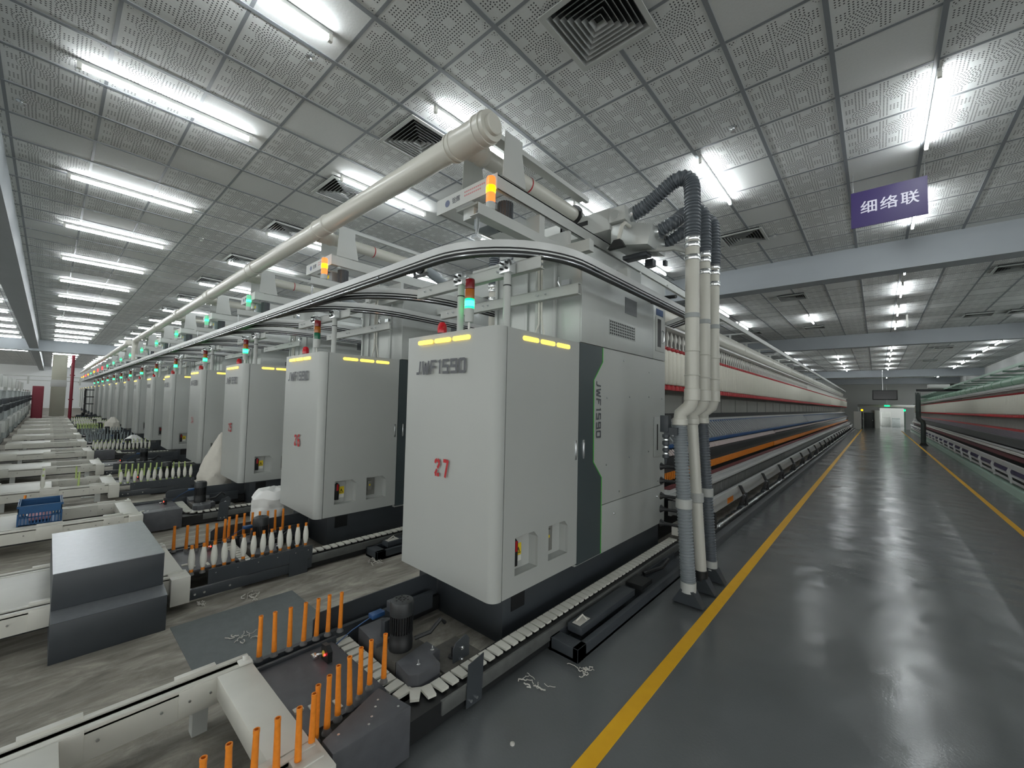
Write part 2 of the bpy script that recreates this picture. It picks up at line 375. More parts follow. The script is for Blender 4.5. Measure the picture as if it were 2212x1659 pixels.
# what shows in the opening
t = tag(MB().box(.3, 1.0, 57.0, 58.5, 0, 1.5, .02).box(.35, .95, 56.96, 57.0, .9, 1.3).build('machine_cabinet', GREY2), 'pale grey machine cabinet standing in the far doorway passage', 'cabinet')
t = tag(MB().box(1.1, 1.7, 56.2, 57.6, 0, .8, .02).box(1.1, 1.7, 56.25, 57.5, .82, .9).build('machine_cabinet', SKIN_GREY), 'low grey machine at the right end of the far passage', 'cabinet')
tag(MB().box(-.18, .15, 49.8, 49.99, 0, 1.62, .01).build('wall_cabinet', WHITE), 'narrow white cabinet against the far wall beside the grey door', 'cabinet')
pf = empty('door_track', (0, 0, 0), 'curved cream conveyor track crossing over the far end of the aisle', 'conveyor track')
pth = [(-1.3 + 3.7 * i / 16, 48.6 - .9 * math.sin(math.pi * i / 16), 1.98) for i in range(17)]
MB().sweep(pth, -.03, .03, -.05, .05).build('rail', CREAM, pf); MB().sweep(pth, -.04, .04, .06, .14).build('upper_rail', SILVER, pf)
for q in (pth[0], pth[-1]): MB().tube([(q[0], q[1], 0), (q[0], q[1], 1.94)], .03, 8).build('support_post', GREY2, pf)
e = empty('exit_sign', (.62, 47.0, 2.02), 'small green lit exit sign hanging over the far opening', 'sign')
MB().box(-.17, .17, -.01, .01, -.05, .05).build('sign_panel', G_GREEN, e); MB().tube([(0, 0, .05), (0, 0, 2.285)], .005, 6).build('hanger', ZINC, e)
# black display board hanging over the aisle
s = empty('display_board', (.38, 36.0, 2.62), 'black electronic display board hanging over the far aisle', 'display board')
MB().box(-.61, .61, -.06, .06, -.32, .32, .01).build('housing', BLACK, s)
MB().box(-.56, .56, -.065, -.06, -.27, .27).build('screen', mat('dark_glass', (.012, .012, .013), .15), s)
MB().tube([(-.1, 0, .32), (-.1, 0, 1.65)], .012, 6).build('hanger', ZINC, s)
# purple hanging sign
s = empty('hanging_sign', (.117, 6.0, 3.87), 'purple hanging sign with three white Chinese characters over the aisle', 'sign')
MB().box(-.31, .31, -.006, .006, -.205, .205).build('board', SIGN, s)
def font_mesh(name, body, size, m, parent, loc, rot, bold=0.0, sx=1, shear=0, align='CENTER'):
    cu = bpy.data.curves.new(name, 'FONT'); cu.body = body; cu.size = size; cu.offset = bold; cu.align_x = align; cu.align_y = 'CENTER'; cu.extrude = .0004; cu.shear = shear
    o = bpy.data.objects.new(name, cu); COL.objects.link(o)
    dg = bpy.context.evaluated_depsgraph_get(); me = bpy.data.meshes.new_from_object(o.evaluated_get(dg)); COL.objects.unlink(o); bpy.data.objects.remove(o)
    me.materials.clear(); me.materials.append(m)
    me.transform(Matrix.Translation(loc) @ rot.to_4x4() @ Matrix.Diagonal((sx, 1, 1, 1)))
    ob = bpy.data.objects.new(name, me); COL.objects.link(ob); ob.parent = parent
    return ob
RX = Matrix.Rotation(R(90), 3, 'X')                     # faces -Y
for k, ch in enumerate('细络联'):
    for q, sh in enumerate((-.0022, .0, .0022)): font_mesh('lettering', ch, .15, SIGNW, s, Vector((-.155 + .165 * k + sh, -.0072 - .0004 * q, sh * .6)), RX)
for sx in (-.29, .29): MB().tube([(sx, 0, .2), (sx, 0, .43)], .003, 6).build('hanger', ZINC, s)

# column, red pipe and red panel far left
cl = empty('column', (-36.0, .35, 0), 'beige square column near the left end of the hall', 'column')
MB().box(-.32, .32, -.3, .3, 0, 3.84, .01).build('shaft', COLM, cl); MB().box(-.34, .34, -.32, .32, 1.95, 2.35, .01).build('collar', GREY2, cl)
tag(MB().tube([(-34.9, .85, 0), (-34.9, .85, 3.8)], .07, 10).lathe([(.11, 0), (.11, .06)], (-34.9, .85, 1.2), 10).lathe([(.11, 0), (.11, .06)], (-34.9, .85, 2.6), 10).build('fire_pipe', REDM), 'dark red vertical fire pipe beside the beige column', 'pipe')
tag(MB().box(-35.8, -34.8, -.62, -.2, 0, 1.95, .02).box(-34.8, -34.78, -.58, -.24, .1, 1.85).build('fire_cabinet', REDM), 'tall dark red cabinet standing left of the beige column', 'cabinet')
fr = MB()
for yy in (1.5, 2.2): fr.box(-38.1, -38.02, yy, yy + .07, 0, 1.9).box(-37.3, -37.22, yy, yy + .07, 0, 1.9)
for zz in (.9, 1.35, 1.8): fr.box(-38.1, -37.22, 1.5, 1.57, zz, zz + .06).box(-38.1, -37.22, 2.2, 2.27, zz, zz + .06).box(-38.1, -38.02, 1.5, 2.27, zz, zz + .06)
tag(fr.build('steel_frame', BLACK), 'small black open steel frame right of the beige column', 'frame')

# ---------------------------------------------------------------- floor marks
tag(MB().box(-1.03, -.95, .2, 46, 0, .002).build('floor_line', YEL), 'yellow painted line along the left side of the grey aisle', 'floor line')
tag(MB().box(1.40, 1.47, .2, 46, 0, .002).build('floor_line', YEL), 'yellow painted line along the right side of the grey aisle', 'floor line')
EPOXY = mat('grey_floor_patch_paint', (.12, .135, .135), .7, noise=.2, nscale=18, bump=.4, bscale=60)
tag(MB().box(-3.66, -2.62, .63, 1.42, 0, .003).build('floor_patch', EPOXY), 'grey painted rectangle on the dusty floor between lanes 27 and 26', 'floor patch')

def lint(x, y, s, seed, label):
    rnd = random.Random(seed); mb = MB()
    for i in range(9):
        a = rnd.uniform(0, 6.28); px, py = x + rnd.gauss(0, s * .28), y + rnd.gauss(0, s * .18)
        pts = []
        for j in range(7):
            pts.append((px, py, .004 + rnd.random() * .012)); a += rnd.gauss(0, .7); px += math.cos(a) * s * .13; py += math.sin(a) * s * .08
        mb.tube(pts, .0015 + rnd.random() * .0022, 5)
    tag(mb.build('lint_tuft', LINT), label, 'lint', 'cotton lint on the floor')
lint(-1.50, 1.92, .10, 1, 'white lint wisp on grey floor below the conveyor brackets')
lint(-1.33, 2.20, .10, 2, 'white lint tuft at the near corner of the low dark platform')
lint(-3.15, .92, .12, 3, 'lint tuft on the upper edge of the grey floor patch')
lint(-3.75, 1.15, .14, 4, 'curled lint wisp on the dusty floor behind the grey patch')
lint(-3.9, .86, .07, 5, 'ring of lint on the floor right of the dark box cover')
lint(-3.75, 2.2, .16, 6, 'fluffy lint heap beside the low platform of frame 26')
lint(-2.9, 1.35, .05, 7, 'small lint tuft inside the grey floor patch')
tag(MB().lathe([(.0, 0), (.011, .0), (.011, .008), (0, .012)], (-1.30, 1.52, .0), 8, cap=False).build('lint_ball', LINT), 'tiny white lint ball alone on the grey floor', 'lint')

# ---------------------------------------------------------------- ceiling lights
def light_proto():
    t = empty('ceiling_light', (0, 0, 0), '', 'ceiling light')
    MB().box(-.013, .013, 0, 1.24, .028, .060, .003).build('batten', GREY2, t)
    MB().lathe([(.014, .03), (.014, 1.21)], (0, 0, .0), 8, 'y').build('tube', TUBELIGHT, t)
    MB().box(-.014, .014, .0, .03, -.015, .04, .002).build('end_socket', WHITE, t)
    MB().box(-.014, .014, 1.21, 1.24, -.015, .04, .002).build('end_socket', WHITE, t)
    return t
LP = light_proto(); used = [False]
def put_light(x, y, label, group):
    o = LP if not used[0] else copy_tree(LP); used[0] = True
    o.location = (x, y, CZ - .067); o['label'] = label; o['group'] = group
xsA = [-2.97, -4.78, -7.33, -9.55, -11.9, -14.3, -16.6, -19.2, -21.8, -24.1, -26.4, -28.6, -30.8] + [-34.6 - 2.4 * i for i in range(12)]
for rn, (y0, nm) in enumerate(((.02, 'row over the conveyor lanes'), (2.2, 'row above the machine fronts'), (4.5, 'row behind the machine fronts'))):
    for i, x in enumerate(xsA[(0 if rn < 2 else 0):(25 if rn < 2 else 12)]):
        put_light(x, y0, 'fluorescent ceiling tube, %s from the aisle in the %s' % (ORD[i], nm), 'ceiling lights in the ' + nm)
for i in range(14):
    put_light(-9.6 - 2.4 * i if i else -9.6, -2.25, 'fluorescent ceiling tube, %s from the right in the bay left of the beam' % ORD[i], 'ceiling lights left of the beam')
for i, y in enumerate((4.5, 6.92, 9.6, 11.75, 14.25, 16.75, 20.9, 23.2, 25.7, 28.4, 31.5, 34.6, 40.5, 43.5)):
    put_light(.38 + .005 * y, y, 'white fluorescent ceiling tube over the grey aisle, %s from the camera' % ORD[i], 'ceiling lights over the grey aisle')
for i, y in enumerate((4.52, 14.3, 26.0, 28.9, 31.8, 34.8, 40.8)):
    put_light(-1.37 - .004 * y, y, 'white fluorescent ceiling tube left of the aisle, %s in its sparse row' % ORD[i], 'ceiling lights above the roving bobbins')
for i, y in enumerate((6.9, 11.8, 14.3, 20.9, 23.2, 26.5, 30.1, 34.2)):
    put_light(-3.08 - .01 * y, y, 'white fluorescent ceiling tube above ring frame 27, %s from its head' % ORD[i], 'ceiling lights above frame 27')
for i, y in enumerate((11.8, 14.2, 16.6, 20.5, 23.0, 25.4, 28.2, 31.5, 34.6, 40.2, 43.6)):
    put_light(3.45, y, 'white fluorescent ceiling tube above the right hand machine, %s from the camera' % ORD[i], 'ceiling lights above the right machine')
for i, (x, y) in enumerate(((-8.0, 6.9), (-13.0, 6.9), (-18.0, 6.9), (3.45, 4.6), (3.45, 1.0), (.38, -1.5), (3.45, -3.0), (-2.9, -2.8))):
    put_light(x, y, ('fluorescent ceiling tube deep behind the machine row, %s from the aisle' if i < 3 else 'fluorescent ceiling tube %s') % (ORD[i] if i < 3 else ('right of the camera above the near end of the right machine', 'directly right of the camera position', 'above the aisle just behind the camera', 'behind and right of the camera', 'behind and left of the camera')[i - 3]), 'ceiling lights beyond the view')

# ---------------------------------------------------------------- air diffusers
def diffuser_proto():
    t = empty('air_diffuser', (0, 0, 0), '', 'air diffuser')
    mb = MB()
    def ring(a0, z0, a1, z1, th=.003):
        for k in range(4):
            c, s_ = [(1, 0), (0, 1), (-1, 0), (0, -1)][k]
            def P(u, v, z): return (u * c - v * s_, u * s_ + v * c, z)
            mb.face([P(a0, -a0, z0), P(a0, a0, z0), P(a1, a1, z1), P(a1, -a1, z1)])
            mb.face([P(a0 - th, -a0 + th, z0), P(a0 - th, a0 - th, z0), P(a1 - th, a1 - th, z1), P(a1 - th, -a1 + th, z1)])
            mb.face([P(a0, -a0, z0), P(a0, a0, z0), P(a0 - th, a0 - th, z0), P(a0 - th, -a0 + th, z0)])
    for i in range(7): ring(.265 - i * .036, -.004, .245 - i * .036, .028)
    mb.build('louvre', mat('grey_louvre_paint', (.34, .355, .35), .5), t)
    f = MB()
    for (x0, x1, y0, y1) in ((-.3, .3, -.3, -.262), (-.3, .3, .262, .3), (-.3, -.262, -.262, .262), (.262, .3, -.262, .262)): f.box(x0, x1, y0, y1, -.008, .0)
    f.build('frame', GREY2, t)
    MB().box(-.262, .262, -.262, .262, .03, .034).build('dark_throat', BLACK, t)
    return t
DP = diffuser_proto(); du = [False]
def put_diff(x, y, label):
    o = DP if not du[0] else copy_tree(DP); du[0] = True
    o.location = (x, y, CZ - .036); o['label'] = label; o['group'] = 'square ceiling air diffusers'
for i, x in enumerate((-1.42, -3.50, -5.12, -7.05, -9.3, -11.6, -14.0, -16.4, -18.8, -21.2, -23.6, -26.0)):
    put_diff(x, 2.42, 'square louvred ceiling diffuser beside the cream header pipe, %s from the aisle' % ORD[i])
for x, y, l in ((-1.54, 7.15, 'square ceiling diffuser seen right of the cream vertical pipes'), (-1.5, 11.75, 'square ceiling diffuser just behind the first beam'),
                (-1.5, 16.6, 'small square ceiling diffuser before the second beam, left of the aisle'), (1.95, 11.65, 'square ceiling diffuser at the right picture edge behind the first beam'),
                (2.1, 16.75, 'square ceiling diffuser right of the aisle before the second beam'), (2.9, 16.75, 'rightmost square ceiling diffuser before the second beam'),
                (2.1, 24.5, 'thin looking diffuser right of the aisle behind the second beam'), (2.1, 30.5, 'far thin looking diffuser right of the aisle'), (-3.3, 16.6, 'ceiling diffuser above ring frame 27 before the second beam')):
    put_diff(x, y, l)
def sprinkler(x, y, l):
    t = empty('sprinkler', (x, y, CZ), l, 'sprinkler', 'sprinkler heads in the ceiling')
    MB().lathe([(.035, 0), (.035, -.008), (.012, -.014), (.012, -.03)], n=12).build('escutcheon', ZINC, t)
    MB().lathe([(.004, -.03), (.004, -.045), (.022, -.047), (.022, -.05)], n=10).build('deflector', ZINC, t)
for x, y, l in ((-3.32, 1.25, 'sprinkler head in the ceiling between the first two tube lights'), (-1.0, 4.25, 'sprinkler head in the tile left of the aisle tube'), (-1.15, 7.35, 'sprinkler head near the diffuser right of the pipes'),
                (-4.0, .15 - .6, 'small round sprinkler head near the left ceiling beam'), (-5.9, -.3, 'second sprinkler head beside the left ceiling beam'), (-8.6, 1.6, 'sprinkler head far along the left ceiling')):
    sprinkler(x, y, l)
pn = empty('hanging_tube', (.55, 13.2, 3.8), 'short white rod hanging beside the aisle lights behind the first beam', 'hanging rod')
MB().tube([(0, 0, .05), (0, 0, .5)], .004, 6).build('cord', ZINC, pn); MB().tube([(0, 0, -.25), (0, 0, .05)], .018, 8).build('rod', WHITE, pn)

# ================================================================ spinning frames (row running left)
# local x = 0 at the right face of the cabinet; world y, z used as they are
MX = [-1.80, -4.38, -6.98, -9.5, -12.35, -15.1, -17.9, -20.8, -23.8, -26.8, -29.9, -33.0, -36.2, -39.4, -42.6, -45.8, -49.0, -52.2, -55.4]
YE = 45.5          # far end of the ring frames
def clipped(y0, y1, z0, z1, c=.045): return [(y0, z0), (y1, z0), (y1, z1 - c), (y1 - c, z1), (y0, z1)]
def capsule(a0, a1, z0, z1):
    r = (z1 - z0) / 2; zc = (z0 + z1) / 2
    return [(a1 - r + r * math.sin(R(t)), zc - r * math.cos(R(t))) for t in range(0, 181, 30)] + [(a0 + r - r * math.sin(R(t)), zc + r * math.cos(R(t))) for t in range(0, 181, 30)]
def make_frame():
    t = empty('spinning_frame', (0, 0, 0), '', 'spinning machine', 'ring spinning frames in the row')
    p = MB(); p.box(-.99, -.07, 2.06, 4.64, .0, .335, .004); p.build('plinth', DARK, t)
    MB().box(-.072, -.066, 2.14, 2.28, .19, .31).build('plinth_window', BLACK, t)
    # cabinet: front cover with rounded corners, core, door
    pr = [(-1.045, 1.965), (-1.045, 1.96)] + [(-1.015 + .03 * math.cos(R(180 + 90 * i / 4)), 1.94 + .03 * math.sin(R(180 + 90 * i / 4)) ) for i in range(1, 5)] \
        + [(-.065 + .065 * math.cos(R(270 + 90 * i / 8)), 1.955 + .065 * math.sin(R(270 + 90 * i / 8)) - .0) for i in range(0, 9)] + [(.0, 1.965)]
    pr = [(a, max(b, 1.89)) for a, b in pr]
    fc = MB().prism(pr, .335, 2.10); fc.build('front_cover', GREY, t)
    MB().box(-1.035, -.022, 1.968, 2.84, .338, 2.095).build('cabinet_body', GREY2, t)
    h1 = clipped(2.09, 2.335, .458, .708); h2 = clipped(2.46, 2.71, .458, .706)
    dr = MB().plate_holes([(1.972, .337), (2.838, .337), (2.838, 2.097), (1.972, 2.097)], [h1, h2], -.020, .0).build('cabinet_door', GREY, t)
    for h, y0, y1 in ((h1, 2.09, 2.335), (h2, 2.46, 2.71)):
        n = MB(); n.box(-.085, -.080, y0 - .01, y1 + .01, .45, .715)
        for (a, b), (c, d_) in zip(h, h[1:] + h[:1]): n.face([(-.08, a, b), (-.08, c, d_), (-.0205, c, d_), (-.0205, a, b)])
        n.build('switch_recess', GREY2, dr)
    # the body core must not fill the recesses
    k = MB().box(-.0795, -.062, 2.105, 2.235, .47, .69, .002); k.build('inner_plate', GREY2, dr)
    MB().prism([(2.115, .50), (2.155, .50), (2.158, .66), (2.135, .685), (2.112, .66)], -.062, -.03, 'x', .004).build('isolator_handle', BLACK, dr)
    MB().box(-.03, -.026, 2.126, 2.146, .60, .67).build('isolator_marking', REDP, dr)
    MB().box(-.061, -.060, 2.165, 2.225, .555, .635).build('warning_label', YLAB, dr)
    wl = MB(); 
    for q in ([(2.172, .567), (2.218, .567), (2.195, .612)],):
        wl.prism([(q[0][0], q[0][1]), (q[1][0], q[1][1]), (q[1][0] - .005, q[1][1] + .005), (q[0][0] + .005, q[0][1] + .005)], -.0598, -.0594, 'x')
        wl.prism([q[0], (q[0][0] + .006, q[0][1]), (q[2][0] + .003, q[2][1] - .004), q[2]], -.0598, -.0594, 'x'); wl.prism([q[1], (q[1][0] - .006, q[1][1]), (q[2][0] - .003, q[2][1] - .004), q[2]], -.0598, -.0594, 'x')
        wl.prism([(2.193, .575), (2.197, .575), (2.198, .598), (2.192, .598)], -.0598, -.0594, 'x')
    wl.build('warning_triangle', BLACK, dr)
    MB().box(-.061, -.060, 2.165, 2.225, .515, .552).build('white_sticker', WHITE, dr)
    k = MB().box(-.0795, -.068, 2.475, 2.60, .49, .68, .002); k.box(-.068, -.045, 2.50, 2.555, .55, .66, .004); k.build('socket_box', CARD, dr)
    MB().box(-.045, -.043, 2.515, 2.535, .60, .62).build('yellow_mark', YLAB, dr)
    hh = MB(); hh.box(.0, .004, 2.793, 2.817, 1.155, 1.31, .0015); hh.box(.004, .012, 2.799, 2.811, 1.175, 1.29, .003); hh.build('door_handle', ZINC, dr)
    for i in range(3):
        y0 = 2.125 + .198 * i; L = MB(); L.prism(capsule(y0, y0 + .176, 2.028, 2.060), -.002, .006, 'x'); L.build('marker_light', AMBERGLOW, t)
        x0 = -.862 + .205 * i; L = MB(); L.prism(capsule(x0, x0 + .182, 2.028, 2.060), 1.884, 1.893, 'y'); L.build('marker_light', AMBERGLOW, t)
    lettering('model_lettering', 'JWF1590', GREYTXT, t, (-.875, 1.8895, 1.80), (1, 0, 0), (0, 0, 1), .101, 1.05, .31, .36)
    # body behind the cabinet
    MB().box(-1.04, -.024, 2.85, 4.64, .30, 2.10).build('headstock_body', GREY2, t)
    E_ = [(3.215, .32), (3.215, .969), (3.075, 1.113), (3.069, 1.808), (3.215, 1.973), (3.215, 2.10)]
    MB().prism([(2.846, .32)] + E_ + [(2.846, 2.10)], -.022, -.001, 'x').build('dark_door', DARKG, t)
    tr = MB()
    for a, b in zip(E_, E_[1:]):
        tr.prism([(a[0] - .001, a[1]), (b[0] - .001, b[1]), (b[0] + .011, b[1]), (a[0] + .011, a[1])], -.022, .001, 'x')
    tr.build('green_trim', GREEN, t)
    MB().prism([(E_[0][0] + .013, .732), (4.64, .732), (4.64, 2.10), (E_[5][0] + .013, 2.10)] + [(y + .013, z) for y, z in E_[4:0:-1]], -.022, -.002, 'x').build('side_panel', GREY, t)
    MB().box(-.022, -.002, 3.228, 4.64, .32, .724, .002).build('lower_panel', GREY, t)
    lettering('model_lettering', 'JWF1590', GREYTXT, t, (-.0015, 3.115, 1.80), (0, 0, -1), (0, 1, 0), .078, 1.15, .26, .40, .0012)
    hh = MB(); hh.box(.0, .004, 2.907, 2.931, 1.155, 1.31, .0015); hh.box(.004, .012, 2.913, 2.925, 1.175, 1.29, .003); hh.build('door_handle', ZINC, t)
    sc = MB()
    for y, z in ((3.30, 1.66), (3.30, 1.07), (3.75, 1.68), (3.75, 1.1), (4.2, 1.69), (4.2, 1.12), (4.55, 1.68), (3.55, .80), (4.45, .78), (3.62, 2.02), (4.2, 1.95)): sc.lathe([(.009, -.002), (.009, .002), (.004, .004)], (0, y, z), 8, 'x')
    for y in (3.45, 4.42): sc.lathe([(.011, -.002), (.011, .006), (.006, .012)], (0, y, .62), 8, 'x')
    sc.build('panel_screw', ZINC, t)
    pl = MB(); pl.box(0, .008, 4.33, 4.62, 1.05, 1.48, .002); pl.build('access_plate', GREY, t); MB().box(.008, .012, 4.40, 4.42, 1.12, 1.40).build('access_slot', BLACK, t)
    # upper silver tower
    MB().box(-1.0, -.02, 2.87, 4.64, 2.105, 2.96, .003).build('tower', SILVER, t)
    sp = MB(); sp.box(-.018, .0, 2.865, 4.30, 2.108, 2.70, .002); sp.box(-.018, .0, 2.865, 3.98, 2.705, 2.955, .002); sp.box(-.018, .0, 3.985, 4.64, 2.705, 2.955, .002); sp.box(-.018, 0, 4.305, 4.64, 2.108, 2.70, .002)
    sp.build('tower_side_panel', SILVER, t)
    g = MB(); 
    g.box(0, .0012, 3.33, 3.86, 2.235, 2.375); g.build('grille_back', BLACK, t)
    g = MB()
    for i in range(15): g.box(.0012, .004, 3.33 + .0365 * i, 3.338 + .0365 * i, 2.235, 2.375)
    for i in range(6): g.box(.0012, .004, 3.33, 3.849, 2.235 + .0265 * i, 2.242 + .0265 * i)
    g.build('vent_grille', SILVER, t)
    MB().box(0, .003, 3.635, 3.89, 2.485, 2.64).build('grey_plate', mat('matt_grey_plate', (.16, .17, .18), .5), t)
    MB().box(0, .003, 4.38, 4.57, 2.60, 2.67).build('blue_sticker', BLUE, t)
    sw = MB().box(0, .006, 4.36, 4.60, 2.20, 2.585, .002).build('sight_window_frame', GREY, t)
    MB().box(.006, .008, 4.41, 4.50, 2.25, 2.56).build('sight_glass', BLACK, sw); MB().tube([(.008, 4.53, 2.30), (.03, 4.53, 2.32), (.03, 4.53, 2.42), (.008, 4.53, 2.44)], .008, 8).build('sight_handle', ZINC, sw)
    st = MB()
    for x in (-.98, -.82, -.60, -.28): st.box(x, x + .03, 2.852, 2.872, 2.106, 2.95, .002)
    st.build('tower_rib', SILVER, t)
    st = MB()
    for y0, z0, z1 in ((2.72, 2.795, 2.885), (3.37, 2.745, 2.825)):
        st.box(-1.17, .15, y0, y0 + .07, z0, z1)
    st.build('rail_arm', GREY2, t)
    # ring section along the machine (right side shown, both sides built)
    def both(fn, name, m, sides=(1, -1)):
        mb = MB(); fn(mb)
        if -1 in sides:
            g0 = list(mb.bm.verts) + list(mb.bm.edges) + list(mb.bm.faces)
            r = bmesh.ops.duplicate(mb.bm, geom=g0)
            for v in r['geom']:
                if isinstance(v, bmesh.types.BMVert): v.co.x = -1.04 - v.co.x
        return mb.build(name, m, t)
    y0 = 4.645; L = YE - y0
    MB().box(-.86, -.18, y0, YE, .0, .75).build('frame_core', BLACK, t)
    MB().box(-.72, -.32, y0, YE, .74, 1.50).build('upper_core', BLACK, t)
    MB().box(-.535, -.505, y0 + .02, YE, 1.5, 2.6).build('creel_board', CARD, t)
    both(lambda m: m.box(.34, .42, y0, YE, 0, .09, .004).box(.3, .345, y0, YE, .0, .05), 'floor_kerb', mat('dark_kerb_steel', (.09, .095, .10), .45, noise=.2, nscale=12))
    def rod(m):
        m.tube([(.30, y0, .12), (.30, YE, .12)], .019, 10)
        for i in range(20): yy = 5.6 + i * 2.1; m.lathe([(.026, 0), (.026, .14)], (.30, yy, .12), 10, 'y')
    both(rod, 'guide_rod', ZINC)
    both(lambda m: m.box(.17, .215, y0, YE, .325, .42, .004).box(.15, .17, y0, YE, .20, .41), 'doffer_beam', ALU)
    both(lambda m: m.box(.08, .15, y0, YE, .18, .30), 'inner_tray', CREAM)
    MB().box(.171, .176, 6.55, 6.85, .215, .325).build('orange_marker', ORANGE, t)
    def comb(m):
        m.box(.04, .075, y0, YE, .38, .545)
        for i in range(100): yy = y0 + .05 + i * .072; m.box(.075, .115, yy, yy + .03, .385, .535, 0)
        m.box(.075, .10, y0 + 7.3, YE, .385, .535)
    both(comb, 'peg_conveyor', mat('grey_peg_strip', (.16, .165, .16), .45), (1,))
    both(lambda m: m.box(.03, .135, y0, YE, .565, .60, .004).box(-.02, .03, y0, YE, .60, .66), 'doffer_rail', ALU)
    both(lambda m: m.box(-.02, .06, y0, YE, .665, .68), 'mauve_strip', MAROON, (1,))
    def spind(m):
        for i in range(100): m.lathe([(.011, .70), (.012, .72), (.016, .79), (.016, .80), (.0, .80)], (-.10, y0 + .06 + i * .07, 0), 8, cap=False)
        m.box(-.115, -.085, y0 + 7.1, YE, .70, .795)
    both(spind, 'spindle_tube_row', ORANGE, (1,))
    both(lambda m: m.box(-.16, -.06, y0, YE, .86, .99, .01).box(-.18, -.1, y0, YE, .80, .86), 'ring_rail', mat('dark_oily_steel', (.045, .047, .05), .35, .4))
    def rollers(m):
        for i in range(100): yy = y0 + .05 + i * .07; m.tube([(-.10, yy, 1.065), (-.055, yy + .02, 1.005)], .014, 8)
        m.box(-.12, -.07, y0 + 7.1, YE, 1.01, 1.06)
    both(rollers, 'pneumatic_flute_row', mat('pinkish_white_plastic', (.55, .46, .44), .4), (1,))
    both(lambda m: m.box(-.13, -.08, y0, YE, 1.085, 1.135, .004), 'blue_clearer_bar', BLUE)
    def arms(m):
        for i in range(100): yy = y0 + .05 + i * .14; m.prism([(-.30, 1.37), (-.285, 1.395), (-.09, 1.165), (-.10, 1.13)], yy, yy + .035, 'y')
        for i in range(99): yy = y0 + .12 + i * .14; m.prism([(-.29, 1.35), (-.28, 1.37), (-.10, 1.15), (-.11, 1.12)], yy, yy + .02, 'y')
    both(arms, 'drafting_arm_row', mat('light_arm_metal', (.36, .38, .38), .35, .4), (1,))
    both(lambda m: m.prism([(-.30, 1.34), (-.285, 1.36), (-.09, 1.13), (-.10, 1.10)], y0, YE, 'y'), 'drafting_band', mat('dark_drafting_band', (.09, .10, .11), .5, noise=.3, nscale=30), (1,))
    both(lambda m: m.box(-.33, -.28, y0, YE, 1.385, 1.42), 'yarn_guide_rail', ALU)
    both(lambda m: m.box(-.31, -.27, y0, YE, 1.345, 1.385), 'blue_guide_bar', BLUE)
    def board(m):
        m.box(-.345, -.33, y0, YE, 1.42, 1.75)
    both(board, 'grey_back_board', CARD)
    def seams(m):
        for i in range(40): m.box(-.33, -.326, y0 + .5 + i * 1.0, y0 + .51 + i * 1.0, 1.43, 1.74)
    both(seams, 'board_seam', BLACK, (1,))
    both(lambda m: m.box(-.31, -.09, y0, YE, 2.555, 2.57), 'creel_rail', ALU)
    def hang(m):
        for i in range(100): 
            m.lathe([(.004, 2.56), (.018, 2.52), (.026, 2.49), (.026, 2.46), (.014, 2.43), (.010, 2.38), (.02, 2.355)], (-.2, y0 + .14 + i * .145, 0), 8, cap=False)
        m.box(-.21, -.19, y0 + 14.6, YE, 2.36, 2.56)
    both(hang, 'bobbin_hanger_row', WHITE, (1,))
    return t
FR = make_frame(); FRAMES = []
# plinth and body open behind the recesses: trim the body core so that the niches stay free
for ch in FR.children:
    if ch.name.startswith('cabinet_body'):
        for v in ch.data.vertices:
            if v.co.x > -.1: v.co.x = -.09
for k in range(len(MX)):
    o = FR if k == 0 else copy_tree(FR); FRAMES.append(o)
    o.location = (MX[k], 0, 0)
    if k < 4: o['label'] = 'light grey spinning frame headstock with red number %d on its front' % (27 - k)
    else: o['label'] = 'light grey spinning frame headstock, %s in the row from the aisle' % ORD[k]
for k in range(4):
    if True:
        o = FRAMES[k]; lettering('number_marking', str(27 - k), REDTXT, o, (-.615, 1.8892, 1.06), (1, 0, 0), (0, 0, 1), .128, .74, .32, .50)

# roving bobbins in the creel
def rov_proto():
    m = MB(); m.lathe([(.02, .02), (.05, .03), (.064, .06), (.064, .42), (.05, .455), (.02, .465)], n=12)
    o = m.build('roving_bobbin', ROVE)
    MB().lathe([(.022, -.045), (.045, -.04), (.045, .0), (.03, .025)], n=10).build('end_flange', REDP, o)
    MB().lathe([(.03, .458), (.045, .475), (.045, .50), (.02, .505)], n=10).build('end_flange', REDP, o)
    return tag(o, '', 'bobbin')
RB = rov_proto(); ru = [False]
def put_rov(x, y, z, label, group):
    o = RB if not ru[0] else copy_tree(RB); ru[0] = True
    o.location = (x, y, z); o['label'] = label; o['group'] = group
for i in range(170):
    put_rov(MX[0] - .2, 4.79 + .145 * i, 1.845, 'cream roving bobbin with red ends hanging in the creel of the left frame', 'roving bobbins on the left frame')
def rov_rest(x, y0, y1, z, n0, nm, lab):
    m = MB(); m.mi = 0; yy = y0
    while yy < y1:
        m.mi = 0; m.lathe([(.05, .02), (.064, .06), (.064, .42), (.05, .46)], (x, yy, z), 6, cap=False)
        m.mi = 1; m.lathe([(.045, -.04), (.045, .02)], (x, yy, z), 6); m.lathe([(.045, .46), (.045, .50)], (x, yy, z), 6); yy += .145
    o = m.build('roving_bobbin_row', [ROVE, REDP]); tag(o, lab, 'bobbin row', None, 'stuff')
rov_rest(MX[0] - .2, 4.79 + .145 * 170, YE, 1.845, 0, '', 'far end of the cream roving bobbins hanging on the left frame')

